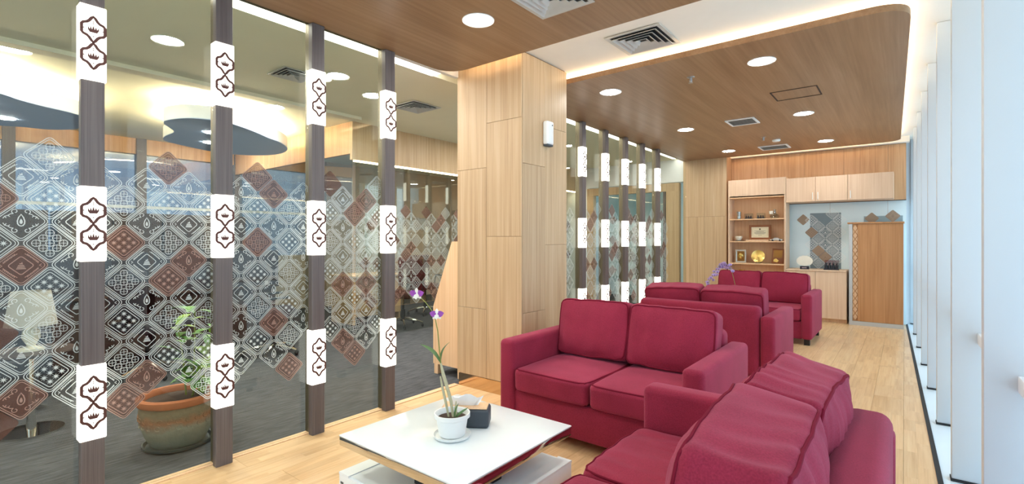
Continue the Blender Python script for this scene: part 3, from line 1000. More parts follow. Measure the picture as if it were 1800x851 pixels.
# ================================================================== SOFAS
def cushion(hx, hy, hz, r, rp, bulge, seed, wr, fold=0.0, taxis=2, n=28):
    """soft cushion: rounded box, plan corners rounded by rp, bulging along taxis. returns mesh builder and mapping"""
    H = [hx, hy, hz]
    pa = [a for a in range(3) if a != taxis]
    so = Vector((seed * 3.1, seed * 1.7, seed * 5.3))
    def mapf(p):
        q = [p[i] * H[i] for i in range(3)]
        # plan corner rounding
        c2 = [max(-(H[a] - rp), min(H[a] - rp, q[a])) for a in pa]
        d2 = [q[a] - c for a, c in zip(pa, c2)]
        l2 = math.hypot(*d2)
        if l2 > 1e-9 and abs(d2[0]) > 1e-9 and abs(d2[1]) > 1e-9:
            s = max(abs(d2[0]), abs(d2[1])) / l2
            q[pa[0]] = c2[0] + d2[0] * s; q[pa[1]] = c2[1] + d2[1] * s
        # edge rounding against thickness
        if abs(p[taxis]) * H[taxis] > H[taxis] - r:
            rim = max(abs(p[pa[0]]), abs(p[pa[1]]))
            t = (abs(p[taxis]) * H[taxis] - (H[taxis] - r)) / r
            inset = r * (1 - math.sqrt(max(0, 1 - t * t)))
            for a in pa:
                q[a] *= 1 - (inset / H[a]) * 0.75
        u, w = p[pa[0]], p[pa[1]]
        q[taxis] *= 1 + bulge * (1 - u ** 4) * (1 - w ** 4)
        for a, b in ((pa[0], pa[1]), (pa[1], pa[0])):
            q[a] *= 1 + 0.025 * (1 - p[b] ** 2) - 0.015
        v = Vector(q)
        k = noise.noise_vector(v * 3.2 + so) * wr * 1.4
        sw = Vector((v.x * 2.2, v.y * 9.0, v.z * 9.0)) if taxis == 2 else Vector((v.x * 12.0, v.y * 3, v.z * 2.4))
        k += noise.noise_vector(sw + so) * wr * 0.75
        if fold:
            ax_ = max(range(3), key=lambda i: abs(p[i]))
            rip = math.sin(v.x * 58 + 7 * noise.noise(v * 3.5 + so)) * max(0.0, noise.noise(Vector((v.x * 1.5, v.y * 3, v.z * 3)) + so * 2) + 0.25)
            nv = Vector((0, 0, 0)); nv[ax_] = math.copysign(1, p[ax_])
            if ax_ != 0:
                k += nv * rip * fold * 0.9
            g1 = Vector((v.x * 26.0, v.y * 5.0, v.z * 3.0)) if taxis != 2 else Vector((v.x * 22.0, v.y * 2.5, v.z * 4.0))
            rr = 1 - abs(noise.noise(g1 + so)) * 2.2
            e_ = max(0.0, rr) ** 3 * (1 - u ** 6) * (1 - w ** 6)
            k -= Vector((0, math.copysign(1, p[1]), 0.6) if taxis != 2 else (0, 0, 1)) * e_ * fold
        return v + k
    g_ = [-1 + 2 * i / n for i in range(n + 1)]
    g_ = [math.copysign(abs(x) ** 0.82, x) for x in g_]
    idx = {}; mb = MB(); verts = []; faces = []
    def vid(a, b, c):
        key = (round(a, 5), round(b, 5), round(c, 5))
        if key not in idx:
            idx[key] = len(verts); verts.append(mapf((a, b, c)))
        return idx[key]
    for ax in range(3):
        for sg in (-1, 1):
            for i in range(n):
                for j in range(n):
                    quad = []
                    for (ii, jj) in ((i, j), (i + 1, j), (i + 1, j + 1), (i, j + 1)):
                        p = [0, 0, 0]; p[ax] = sg; p[(ax + 1) % 3] = g_[ii]; p[(ax + 2) % 3] = g_[jj]
                        quad.append(vid(*p))
                    faces.append(tuple(quad) if sg > 0 else tuple(quad[::-1]))
    mb.add(verts, faces)
    return mb, mapf

def piping_loop(mapf, taxis, side, n=14, lift=0.0):
    pa = [a for a in range(3) if a != taxis]
    pts = []
    seq = []
    for i in range(n):
        seq.append((-1 + 2 * i / n, -1))
    for i in range(n):
        seq.append((1, -1 + 2 * i / n))
    for i in range(n):
        seq.append((1 - 2 * i / n, 1))
    for i in range(n):
        seq.append((-1, 1 - 2 * i / n))
    for u, w in seq:
        p = [0, 0, 0]; p[pa[0]] = u; p[pa[1]] = w; p[taxis] = side * 0.93
        pts.append(mapf(p))
    return pts

SW, SD = 1.365, 0.93
def sofa(label, loc, rz, seed, back_lean=13, cush_h=0.205, plump=0.0):
    t = thing('sofa', label, 'sofa', loc, rz, 'crimson two-seat sofas')
    hw = SW / 2
    q = MB(); q.rbox(-hw + 0.112, hw - 0.112, 0.03, 0.86, 0.07, 0.285, 0.012, 3); q.obj('base', M['fabric'], t)
    for s in (-1, 1):
        a, b = sorted((s * hw, s * (hw - 0.12)))
        q = MB(); q.rbox(a, b, 0.0, SD, 0.07, 0.62, 0.032, 4); q.obj('armrest', M['fabric'], t)
    q = MB(); q.rbox(-hw + 0.122, hw - 0.122, SD - 0.15, SD - 0.005, 0.07, 0.70, 0.045, 5); q.obj('back_frame', M['fabric'], t)
    iw = (SW - 0.24) / 2
    for s in (-1, 1):
        mb, mf_ = cushion(iw / 2 - 0.003, 0.385, 0.072, 0.03, 0.032, 0.14, seed + s, 0.0035 + plump * 0.002, plump * 0.006, 2)
        c = mb.obj('seat_cushion', M['fabric'], t, (s * iw / 2, 0.378, 0.362), ang=80)
        for sd in (1, -1):
            pm = MB(); pm.tube(piping_loop(mf_, 2, sd), 0.0048, 6, True)
            pm.obj('piping', M['piping'], c)
        mb, mf_ = cushion(iw / 2 + 0.004, 0.098 + plump * 0.015, cush_h, 0.035, 0.032, 0.30 + plump * 0.12, seed + 7 * s + 3, 0.0085, 0.003 + plump * 0.009, 1)
        c = mb.obj('back_cushion', M['fabric'], t, (s * (iw / 2 + 0.002), 0.655 - plump * 0.01, 0.435 + cush_h - 0.005), (R(-back_lean + s * 1.5), R(s * 1.2), R(s * 1.5)), ang=80)
        for sd in (1, -1):
            pm = MB(); pm.tube(piping_loop(mf_, 1, sd), 0.0055, 6, True)
            pm.obj('piping', M['piping'], c)
    for sx in (-1, 1):
        for y in (0.06, SD - 0.07):
            q = MB(); q.prism([(sx * (hw - 0.06) - 0.03, y - 0.03), (sx * (hw - 0.06) + 0.03, y - 0.03), (sx * (hw - 0.06) + 0.03, y + 0.03), (sx * (hw - 0.06) - 0.03, y + 0.03)], 0, 0.072)
            q.obj('foot', M['foot'], t)
    return t
sofa('crimson two-seat sofa facing the white coffee table, in front of the wood column', (-1.482, 2.575, 0), 0, 1)
sofa('crimson sofa in the right foreground, seen over its backrest', (-0.955, 1.605, 0), R(-90), 21, back_lean=10, cush_h=0.215, plump=1.0)
sofa('crimson sofa turned away, showing its plain back, in the middle of the room', (-1.555, 5.66, 0), R(180), 41)
sofa('farthest crimson sofa, before the bookshelf and cabinets', (-1.555, 6.91, 0), 0, 61)

# ================================================================== COFFEE TABLES
def coffee_table(label, loc):
    t = thing('coffee_table', label, 'table', loc, 0, 'white coffee tables')
    w, d = 0.388, 0.382
    q = MB(); q.rbox(-w, w, -d, d, 0.392, 0.40, 0.003, 2); q.obj('glass_top', M['white_glass'], t)
    q = MB(); q.rbox(-w + 0.001, w - 0.001, -d + 0.001, d - 0.001, 0.352, 0.391, 0.003, 2); q.obj('edge_band', M['chrome'], t)
    q = MB()
    q.box(-0.24, 0.24, -0.03, 0.03, 0.232, 0.352); q.box(-0.03, 0.03, -0.24, -0.03, 0.232, 0.352); q.box(-0.03, 0.03, 0.03, 0.24, 0.232, 0.352)
    q.obj('pedestal', M['black'], t)
    q = MB(); q.rbox(-w, w, -d, d, 0.142, 0.222, 0.004, 2); s_ = q.obj('lower_shelf', M['white_gloss'], t)
    q = MB(); q.box(-w, -w + 0.075, -d, d, 0.222, 0.231); q.obj('rim', M['white_gloss'], s_)
    q = MB(); q.box(w - 0.075, w, -d, d, 0.222, 0.231); q.obj('rim', M['white_gloss'], s_)
    q = MB(); q.box(-w + 0.076, w - 0.076, -d + 0.01, d - 0.01, 0.222, 0.2275); q.obj('shelf_plate', M['shelf_top'], s_)
    q = MB(); q.box(-w + 0.014, -w + 0.036, -d - 0.0012, -d - 0.0002, 0.182, 0.192); q.obj('maker_plate', M['slate'], s_)
    q = MB(); q.box(-0.28, 0.28, -0.28, 0.28, 0.045, 0.142); q.obj('plinth', M['black'], t)
    for sx in (-1, 1):
        for sy in (-1, 1):
            q = MB(); q.lathe([(0.022, 0), (0.025, 0.005), (0.025, 0.04), (0.018, 0.046)], sx * 0.24, sy * 0.24, 14); q.obj('glide', M['black'], t)
    return t
coffee_table('square white glass coffee table with chrome edge in the foreground', (-1.645, 1.66, 0))
coffee_table('white coffee table carrying the lilac orchid, between the two far sofas', (-1.6, 6.28, 0))

# orchid in a white pot
def petal_mesh(mb, base, dirv, upv, L, W, mi=0, cup=0.15, n=5):
    d = Vector(dirv).normalized(); u = Vector(upv).normalized(); s = d.cross(u).normalized(); u = s.cross(d)
    base = Vector(base)
    rows = []
    for i in range(n + 1):
        t = i / n
        w = W * math.sin(math.pi * min(1, 0.08 + 0.92 * t)) ** 0.7 if i < n else 0.0005
        c = base + d * (L * t) + u * (cup * L * math.sin(math.pi * t))
        rows.append((c - s * w + u * (0.12 * W), c, c + s * w + u * (0.12 * W)))
    v = [p for r_ in rows for p in r_]
    f = []
    for i in range(n):
        a = i * 3
        f += [(a, a + 1, a + 4, a + 3), (a + 1, a + 2, a + 5, a + 4)]
    mb.add(v, f, mi)

def flower(parent, c, face, size, mats, name='flower', pale=False):
    fz = Vector(face).normalized()
    a = fz.orthogonal().normalized()
    zup = Vector((0, 0, 1)); b = (zup - fz * zup.dot(fz)).normalized(); a = b.cross(fz)
    mb = MB()
    for k, (an, w, l) in enumerate(((90, 0.26, 0.85), (165, 0.42, 1.0), (15, 0.42, 1.0), (225, 0.24, 0.8), (315, 0.24, 0.8))):
        d = a * math.cos(R(an)) + b * math.sin(R(an)) + fz * 0.15
        petal_mesh(mb, (0, 0, 0), d, fz, size * l, size * w, 0 if k in (1, 2) or not pale else 1)
    petal_mesh(mb, fz * 0.003, -b * 0.9 + fz * 0.6, fz, size * 0.75, size * 0.3, 1, 0.3)
    mb.ball(fz * 0.004, size * 0.14, 8, 6, 1)
    return mb.obj(name, mats, parent, c, ang=70)

po = thing('potted_orchid', 'purple orchid on tall canes in a white pot on the coffee table', 'plant', (-1.609, 1.585, 0.4))
PO = Vector((-1.609, 1.585, 0.4))
q = MB(); q.lathe([(0.0, 0.0), (0.060, 0.0), (0.080, 0.006), (0.086, 0.018), (0.083, 0.018), (0.076, 0.009), (0.0, 0.009)], n=40, caps=False); q.obj('saucer', M['white_pot'], po)
q = MB(); q.lathe([(0.0, 0.010), (0.054, 0.010), (0.060, 0.016), (0.071, 0.088), (0.078, 0.092), (0.081, 0.094), (0.081, 0.112), (0.076, 0.112), (0.072, 0.106), (0.066, 0.08), (0.0, 0.08)], n=40, caps=False); q.obj('pot', M['white_pot'], po)
q = MB(); q.lathe([(0.069, 0.088), (0.045, 0.093), (0.0, 0.091)], n=24, caps=False); q.obj('soil', M['soil'], po)
def loc_(p): return tuple(Vector(p) - PO)
q = MB(); q.tube([loc_(p) for p in ((-1.605, 1.588, 0.485), (-1.613, 1.582, 0.56), (-1.628, 1.57, 0.63), (-1.642, 1.559, 0.69), (-1.650, 1.553, 0.735))], [0.005, 0.0075, 0.008, 0.0075, 0.004], 10); q.obj('cane', M['cane'], po)
q = MB(); q.tube([loc_(p) for p in ((-1.622, 1.577, 0.485), (-1.633, 1.567, 0.56), (-1.643, 1.558, 0.62), (-1.651, 1.552, 0.675))], [0.004, 0.006, 0.006, 0.003], 10); q.obj('cane', M['cane'], po)
q = MB(); q.tube([loc_(p) for p in ((-1.596, 1.598, 0.485), (-1.598, 1.596, 0.53), (-1.596, 1.597, 0.562))], [0.006, 0.006, 0.002], 8); q.obj('cane', M['cane'], po)
q = MB(); q.tube([loc_(p) for p in ((-1.650, 1.553, 0.735), (-1.655, 1.549, 0.80), (-1.660, 1.544, 0.88), (-1.668, 1.538, 0.93), (-1.682, 1.527, 0.975), (-1.703, 1.511, 1.01), (-1.730, 1.488, 1.045))], [0.003, 0.0026, 0.0024, 0.0022, 0.002, 0.002, 0.0015], 8); q.obj('flower_stem', M['stem'], po)
for tip, w, upv in (((-1.722, 1.495, 0.82), 0.012, (0.2, -0.3, 1)), ((-1.618, 1.578, 0.83), 0.009, (-1, -0.2, 0.5))):
    q = MB(); b0 = Vector((-1.650, 1.553, 0.735)); d = Vector(tip) - b0
    petal_mesh(q, loc_(b0), d, upv, d.length, w, 0, 0.16, 8); q.obj('leaf', M['leaf_grey'], po, ang=80)
for d in ((0.4, -0.1, 0.9), (-0.3, 0.1, 0.9), (0.9, 0.4, 0.8)):
    q = MB(); petal_mesh(q, loc_((-1.600, 1.592, 0.485)), d, (0, -1, 0.2), 0.085, 0.006, 0, 0.1, 6); q.obj('leaf', M['leaf_grey'], po, ang=80)
flower(po, loc_((-1.733, 1.486, 1.05)), (0.45, -0.8, -0.1), 0.036, [M['petal'], M['petal_white']], pale=True)
flower(po, loc_((-1.661, 1.540, 0.956)), (0.6, -0.75, 0.05), 0.034, [M['petal'], M['petal_white']], pale=True)

# tissue box
tb = thing('tissue_box', 'dark grey tissue box with wooden lid behind the orchid pot', 'tissue box', (-1.668, 1.735, 0.4), R(34))
q = MB(); q.rbox(-0.118, 0.118, -0.058, 0.058, 0, 0.088, 0.014, 3); q.obj('box_body', M['slate'], tb)
q = MB(); q.rbox(-0.109, 0.109, -0.049, 0.049, 0.0885, 0.093, 0.002, 1); q.obj('lid', M['maple_side'], tb)
q = MB()
for k in range(3):
    v = []; f = []
    nx, nz = 8, 5
    for i in range(nx + 1):
        for j in range(nz + 1):
            u = i / nx - 0.5; w = j / nz
            v.append((u * (0.10 + 0.05 * w) + 0.01 * k - 0.01, (k - 1) * 0.016 * (0.3 + w) + 0.010 * math.sin(7 * u + 2 * k) * w, 0.093 + w * (0.050 - 0.006 * k) + 0.008 * math.sin(9 * u + k) * w))
    for i in range(nx):
        for j in range(nz):
            a = i * (nz + 1) + j
            f.append((a, a + 1, a + nz + 2, a + nz + 1))
    q.add(v, f)
q.obj('tissue', M['paper'], tb, ang=80)

# lilac orchid on the far table
lo = thing('potted_orchid', 'arching lilac orchid spray showing above the middle sofa', 'plant', (-1.61, 6.371, 0.4))
q = MB(); q.lathe([(0.0, 0.0), (0.055, 0.0), (0.075, 0.11), (0.07, 0.11), (0.06, 0.09), (0.0, 0.09)], n=28, caps=False); q.obj('pot', M['white_pot'], lo)
LP = Vector((-1.61, 6.371, 0.4))
arch = [Vector(p) - LP for p in ((-1.61, 6.371, 0.48), (-1.61, 6.371, 0.747), (-1.643, 6.345, 0.92), (-1.686, 6.311, 1.0), (-1.756, 6.255, 0.982), (-1.81, 6.212, 0.886), (-1.864, 6.169, 0.761))]
fine_ = []
for i in range(len(arch) - 1):
    for k in range(4):
        fine_.append(arch[i].lerp(arch[i + 1], k / 4))
fine_.append(arch[-1])
q = MB(); q.tube(fine_, 0.003, 6); q.obj('flower_stem', M['stem'], lo)
for i in range(9, len(fine_)):
    for k in range(2):
        p = fine_[i] + Vector((random.uniform(-0.03, 0.03), random.uniform(-0.03, 0.03), random.uniform(-0.045, 0.01)))
        flower(lo, p, (random.uniform(-0.5, 0.7), -0.8, random.uniform(-0.3, 0.3)), random.uniform(0.022, 0.032), [M['lilac'], M['lilac_dark']])
for d in ((0.8, -0.3, 0.5), (-0.8, 0.2, 0.5), (0.1, 0.9, 0.5), (-0.2, -0.9, 0.6)):
    q = MB(); petal_mesh(q, (0, 0, 0.09), d, (0, 0, 1), 0.2, 0.028, 0, 0.2, 7); q.obj('leaf', M['leaf_grey'], lo, ang=80)

# ================================================================== CEILING FIXTURES
ring_m = MB(); ring_m.lathe([(0.086, -0.002), (0.104, -0.006), (0.106, -0.001), (0.104, 0.0), (0.086, 0.0)], n=36, caps=False)
ring_me = ring_m.mesh('trim_ring', [M['trim_white']])
lens_m = MB(); lens_m.lathe([(0.0, -0.0035), (0.086, -0.0035), (0.086, -0.0005), (0.0, -0.0005)], n=36, caps=False)
lens_me = lens_m.mesh('lens', [M['lens']], smooth=False)
lens_me2 = lens_m.mesh('lens', [M['lens_office']], smooth=False)
def downlight(x, y, z, label, grp):
    t = thing('downlight', label, 'ceiling light', (x, y, z), 0, grp)
    link('trim_ring', ring_me, t); link('lens', lens_me2 if grp == G2 else lens_me, t)
G1, G2 = 'round downlights in the wood ceiling panels', 'round downlights in the office ceiling'
downlight(-2.18, 2.385, ZP, 'round downlight in the near wood ceiling panel, by the column', G1)
downlight(-0.85, 2.385, ZP, 'round downlight in the near wood panel above the right edge of view', G1)
downlight(-2.18, 0.4, ZP, 'round downlight in the near wood panel, above and left of the viewer', G1)
downlight(-0.85, 0.4, ZP, 'round downlight in the near wood panel straight above the viewer', G1)
for i, y in enumerate((4.355, 6.468, 8.475)):
    downlight(-2.24, y, ZP, ['nearest', 'middle', 'farthest'][i] + ' downlight of the left row in the far wood ceiling panel', G1)
    downlight(-0.90, y, ZP, ['nearest', 'middle', 'farthest'][i] + ' downlight of the right row in the far wood ceiling panel', G1)
for i, (x, y) in enumerate(((-4.297, 1.279), (-5.442, 0.593), (-4.03, 2.519), (-5.526, 2.671), (-4.297, 3.088), (-4.25, 7.2), (-4.25, 5.4), (-4.3, -0.6), (-6.4, 4.5), (-6.8, 6.4), (-7.9, -0.8), (-7.9, 3.0))):  # nearer meeting room downlight is added to brighten the space behind its glass
    downlight(x, y, ZO, ['big office downlight seen between the first two lit posts', 'office downlight at the far left edge', 'office downlight right of the third lit post', 'small office downlight left of the third lit post', 'office downlight touching the fourth lit post', 'office downlight behind the far lit posts', 'office downlight hidden behind the wood column', 'office downlight outside the left of the view', 'added meeting room downlight behind the column, brightening the room', 'farther meeting room downlight', 'office downlight beyond the left cloud panel', 'office downlight beyond the middle cloud panel'][i], G2)

def diffuser(x, y, z, s, label, n=4, sy=None):
    t = thing('air_diffuser', label, 'air vent', (x, y, z))
    sy = sy or s
    def frame(a, b, wid, z0, z1, name, mat):
        q = MB()
        # sloping square louvre ring
        o = [(-a, -b), (a, -b), (a, b), (-a, b)]
        i_ = [(-a + wid, -b + wid), (a - wid, -b + wid), (a - wid, b - wid), (-a + wid, b - wid)]
        v = [(p[0], p[1], z0) for p in o] + [(p[0], p[1], z1) for p in i_] + [(p[0], p[1], z0 + 0.004) for p in o] + [(p[0], p[1], z1 + 0.004) for p in i_]
        f = []
        for k in range(4):
            j = (k + 1) % 4
            f += [(k, 4 + k, 4 + j, j), (8 + k, 8 + j, 12 + j, 12 + k), (k, j, 8 + j, 8 + k), (4 + k, 12 + k, 12 + j, 4 + j)]
        q.add(v, f)
        return q.obj(name, mat, t, smooth=False)
    q = MB(); q.box(-s * 0.86, s * 0.86, -sy * 0.86, sy * 0.86, -0.004, -0.001); q.obj('backing', M['black'], t)
    frame(s, sy, s * 0.14, -0.012, -0.010, 'frame', M['alu_white'])
    for k in range(n):
        a = s * (0.80 - 0.19 * k)
        frame(a, a * sy / s, s * 0.11, -0.024, -0.008, 'louvre', M['alu_white'])
diffuser(-1.56, 3.56, ZC, 0.215, 'square four-way air diffuser in the white ceiling strip')
diffuser(-4.27, 3.64, ZO, 0.20, 'square air diffuser in the office ceiling right of the fourth post')
diffuser(-4.29, 2.24, ZO, 0.16, 'square air diffuser in the office ceiling beside the third post')
diffuser(-1.64, 2.43, ZP, 0.19, 'square air diffuser cut by the top edge of the view')
def grille(x, y, label, w, d, n):
    t = thing('air_grille', label, 'air vent', (x, y, ZP))
    q = MB()
    for a in ((-w, w, -d, -d + 0.022), (-w, w, d - 0.022, d), (-w, -w + 0.022, -d + 0.022, d - 0.022), (w - 0.022, w, -d + 0.022, d - 0.022)):
        q.box(*a, -0.012, -0.0005)
    q.obj('frame', M['trim_white'], t)
    q = MB(); q.box(-w + 0.02, w - 0.02, -d + 0.02, d - 0.02, -0.003, -0.0008); q.obj('backing', M['black'], t)
    for k in range(n):
        yy = -d + 0.03 + (2 * d - 0.06) * k / (n - 1)
        q = MB(); q.prism([(yy - 0.010, -0.010), (yy + 0.006, -0.004), (yy + 0.008, -0.0055), (yy - 0.008, -0.0115)], -w + 0.022, w - 0.022, 'X')
        q.obj('slat', M['alu_white'], t)
grille(-1.545, 6.45, 'slatted air grille in the middle of the far wood ceiling panel', 0.16, 0.17, 9)
grille(-1.585, 8.55, 'farthest slatted air grille, near the rear wood fascia', 0.2, 0.18, 9)
def sprinkler(x, y, label, plate=0.03):
    t = thing('sprinkler', label, 'sprinkler', (x, y, ZP))
    q = MB(); q.lathe([(0.0, -0.006), (plate, -0.004), (plate + 0.004, 0)], n=20); q.obj('escutcheon', M['steel'], t)
    q = MB(); q.lathe([(0.008, -0.045), (0.010, -0.006)], n=12); q.obj('nozzle', M['steel'], t)
    q = MB(); q.lathe([(0.020, -0.052), (0.020, -0.049)], n=16); q.obj('deflector', M['steel'], t)
    for s in (-1, 1):
        q = MB(); q.tube([(s * 0.009, 0, -0.012), (s * 0.014, 0, -0.028), (s * 0.004, 0, -0.048)], 0.002, 6); q.obj('arm', M['steel'], t)
sprinkler(-1.48, 4.40, 'small steel sprinkler head between the two nearest far downlights')
sprinkler(-1.55, 7.62, 'small sprinkler head just before the farthest air grille')
t = thing('smoke_detector', 'flat white smoke detector disc beside the farthest air grille', 'detector', (-1.45, 7.95, ZP))
q = MB(); q.lathe([(0.0, -0.028), (0.045, -0.026), (0.055, -0.012), (0.055, 0)], n=28, caps=False); q.obj('housing', M['trim_white'], t)

# cloud shaped hanging ceilings of the office
def cloud(pts, label):
    t = thing('ceiling_cloud', label, 'ceiling panel', (0, 0, 0))
    n = len(pts); dense = []
    for i in range(n):
        p0, p1, p2, p3 = (Vector(pts[(i + k - 1) % n]) for k in range(4))
        for k in range(5):
            u = k / 5
            dense.append(tuple(0.5 * ((2 * p1) + (p2 - p0) * u + (2 * p0 - 5 * p1 + 4 * p2 - p3) * u * u + (3 * p1 - p0 - 3 * p2 + p3) * u ** 3)))
    q = MB(); q.prism(dense, 2.508, 2.64); q.obj('body', M['white'], t, ang=50)
    q = MB(); q.prism(dense, 2.5, 2.507); q.obj('underside', M['blue_paint'], t, ang=50)
    c = Vector((sum(p[0] for p in dense) / len(dense), sum(p[1] for p in dense) / len(dense)))
    q = MB(); inner = [Vector(p) + (c - Vector(p)).normalized() * 0.09 for p in dense]
    q.tube([(p.x, p.y, 2.655) for p in inner], 0.010, 6, True); q.obj('cove_light', M['cove_office'], t, smooth=False)
    q = MB(); q.box(c.x - 0.1, c.x + 0.1, c.y - 0.1, c.y + 0.1, 2.64, ZO); q.obj('hanger', M['white'], t)
    for dx, dy in ((-0.35, 0.1), (0.3, -0.12)):
        q = MB(); q.lathe([(0.0, 2.494), (0.08, 2.494), (0.08, 2.4995), (0.0, 2.4995)], c.x + dx, c.y + dy, 24, caps=False); q.obj('lens', M['lens'], t, smooth=False)
cloud([(-5.911, 1.729), (-5.758, 1.749), (-5.58, 1.825), (-5.49, 1.963), (-5.47, 2.162), (-5.683, 2.516), (-5.909, 2.776), (-6.097, 3.021), (-6.454, 3.291), (-6.865, 3.401), (-7.234, 3.309), (-7.476, 2.98), (-7.411, 2.65), (-7.251, 2.315), (-7.115, 2.108), (-6.971, 2.026), (-6.734, 1.983), (-6.423, 1.97), (-6.204, 1.862), (-6.055, 1.771)], 'blue bottomed cloud shaped ceiling panel seen behind the second lit post')
cloud([(-5.652, 0.281), (-5.84, 0.554), (-5.98, 0.683), (-6.085, 0.828), (-6.206, 1.056), (-6.353, 1.177), (-6.59, 1.247), (-6.978, 1.266), (-7.163, 1.219), (-7.356, 1.066), (-7.4, 0.882), (-7.494, 0.71), (-7.571, 0.377), (-7.3, -0.6), (-6.4, -0.9), (-5.7, -0.4)], 'blue bottomed cloud shaped ceiling panel at the far left edge')

# ================================================================== WALL ITEM ON THE COLUMN
t = thing('air_freshener', 'white wall dispenser on the right face of the wood column', 'dispenser', (-2.40, 3.478, 2.10))
q = MB(); q.rbox(0.0, 0.055, -0.05, 0.05, 0.0, 0.2, 0.018, 4); q.obj('cover', M['white_pot'], t)
q = MB(); q.rbox(0.004, 0.05, -0.042, 0.042, -0.014, 0.004, 0.004, 2); q.obj('base', M['slate'], t)
q = MB(); q.lathe([(0.0, 0.0), (0.006, 0.0), (0.006, 0.002), (0.0, 0.002)], n=14, caps=False); q.obj('sensor', M['slate'], t, (0.0555, 0.02, 0.165), (0, R(90), 0))

# slanted maple cabinet in the gap beside the column
t = thing('slanted_cabinet', 'light maple cabinet with a slanted side standing on feet beside the column', 'cabinet', (-3.385, 3.27, 0))
poly = [(-0.195, 0.095), (0.19, 0.095), (0.19, 1.275), (0.06, 1.275), (-0.195, 0.645)]
q = MB(); q.prism(poly, 0.0, 0.022, 'Y'); q.obj('side_panel', M['maple_side'], t)
q = MB(); q.prism(poly, 0.50, 0.522, 'Y'); q.obj('side_panel', M['maple_side'], t)
q = MB(); q.box(0.168, 0.19, 0.022, 0.50, 0.095, 1.275); q.obj('back_panel', M['maple_side'], t)
q = MB(); q.box(-0.19, 0.168, 0.022, 0.50, 0.095, 0.117); q.obj('bottom_panel', M['maple_side'], t)
q = MB(); q.prism([(-0.195, 0.645), (0.06, 1.275), (0.078, 1.262), (-0.178, 0.637)], 0.022, 0.50, 'Y'); q.obj('slanted_front', M['maple_side'], t)
for x in (-0.18, 0.135):
    for y in (0.0, 0.46):
        q = MB(); q.box(x, x + 0.05, y, y + 0.05, 0, 0.095); q.obj('foot', M['maple_side'], t)

# ================================================================== PLANTER
t = thing('planter', 'weathered terracotta planter with green leaves on the carpet behind the glass', 'plant', (-3.62, 1.135, -0.003))
q = MB(); q.lathe([(0.0, 0.0), (0.155, 0.0), (0.185, 0.012), (0.19, 0.03), (0.182, 0.03), (0.17, 0.016), (0.0, 0.014)], n=40, caps=False); q.obj('tray', M['tray'], t)
prof = [(0.0, 0.016), (0.135, 0.016), (0.15, 0.03), (0.175, 0.08), (0.197, 0.15), (0.208, 0.21), (0.205, 0.255), (0.196, 0.275)]
q = MB(); q.lathe(prof, n=48, caps=False); q.obj('pot', M['terracotta'], t)
q = MB()
for ring, zc, rr, cnt in ((0, 0.165, 0.200, 22), (1, 0.205, 0.207, 26)):
    for k in range(cnt):
        a = 2 * math.pi * k / cnt + ring * 0.2
        c = Vector((rr * math.cos(a), rr * math.sin(a), zc)); tt = Vector((-math.sin(a), math.cos(a), 0))
        pts = [c + tt * (0.016 * math.cos(b)) + Vector((0, 0, 0.014 * math.sin(b))) for b in [R(30 + 40 * i) for i in range(8)]]
        q.tube(pts, 0.004, 5)
q.obj('relief_scrolls', M['terracotta'], t)
q = MB(); q.lathe([(0.196, 0.272), (0.214, 0.28), (0.222, 0.295), (0.220, 0.318), (0.208, 0.328), (0.196, 0.326), (0.186, 0.312), (0.182, 0.285), (0.0, 0.275)], n=48, caps=False); q.obj('rim', M['terra_rim'], t)
q = MB(); q.lathe([(0.183, 0.288), (0.1, 0.298), (0.0, 0.292)], n=32, caps=False); q.obj('soil', M['soil'], t)
rng = random.Random(5)
stems = [((0.05, 0.06, 0.29), (0.10, 0.09, 0.50)), ((0.03, 0.10, 0.29), (0.02, 0.16, 0.62)), ((-0.02, 0.05, 0.29), (-0.08, 0.02, 0.74)), ((0.0, 0.12, 0.29), (0.05, 0.20, 0.80)), ((-0.05, 0.10, 0.29), (-0.02, 0.10, 0.86))]
for a, b in stems:
    a = Vector(a); b = Vector(b); mid = a.lerp(b, 0.5) + Vector((rng.uniform(-0.02, 0.02), rng.uniform(-0.02, 0.02), 0.02))
    q = MB(); q.tube([a, mid, b], [0.006, 0.005, 0.003], 8); q.obj('stem', M['stem'], t)
    for k in range(8):
        u = 0.45 + 0.55 * k / 7
        p = a.lerp(b, u) if u > 0.6 else a.lerp(mid, u * 1.2)
        an = rng.uniform(0, 6.28)
        d = Vector((math.cos(an), math.sin(an), rng.uniform(-0.25, 0.5)))
        q = MB(); petal_mesh(q, p, d, (0, 0, 1), rng.uniform(0.11, 0.17), rng.uniform(0.022, 0.034), 0, rng.uniform(0.05, 0.2), 7)
        q.obj('leaf', M['leaf'] if rng.random() < 0.75 else M['leaf_light'], t, ang=80)
for d, L in (((0.9, 0.1, -0.1), 0.17), ((0.75, -0.45, -0.15), 0.16), ((0.8, 0.5, -0.2), 0.16), ((0.6, -0.7, 0.1), 0.15), ((0.9, -0.15, -0.55), 0.12), ((0.3, -0.9, 0.25), 0.16)):
    q = MB(); petal_mesh(q, (0.09, 0.09, 0.40), d, (0, 0, 1), L, 0.034, 0, 0.18, 7); q.obj('leaf', M['leaf'] if L > 0.13 else M['leaf_light'], t, ang=80)

# ================================================================== REAR CABINETS
YF = 9.06
def handle(parent, x, z, y=0.0):
    q = MB(); q.tube([(x, y, z - 0.055), (x, y - 0.024, z - 0.055), (x, y - 0.024, z + 0.055), (x, y, z + 0.055)], 0.005, 6)
    q.obj('handle', M['trim_white'], parent)

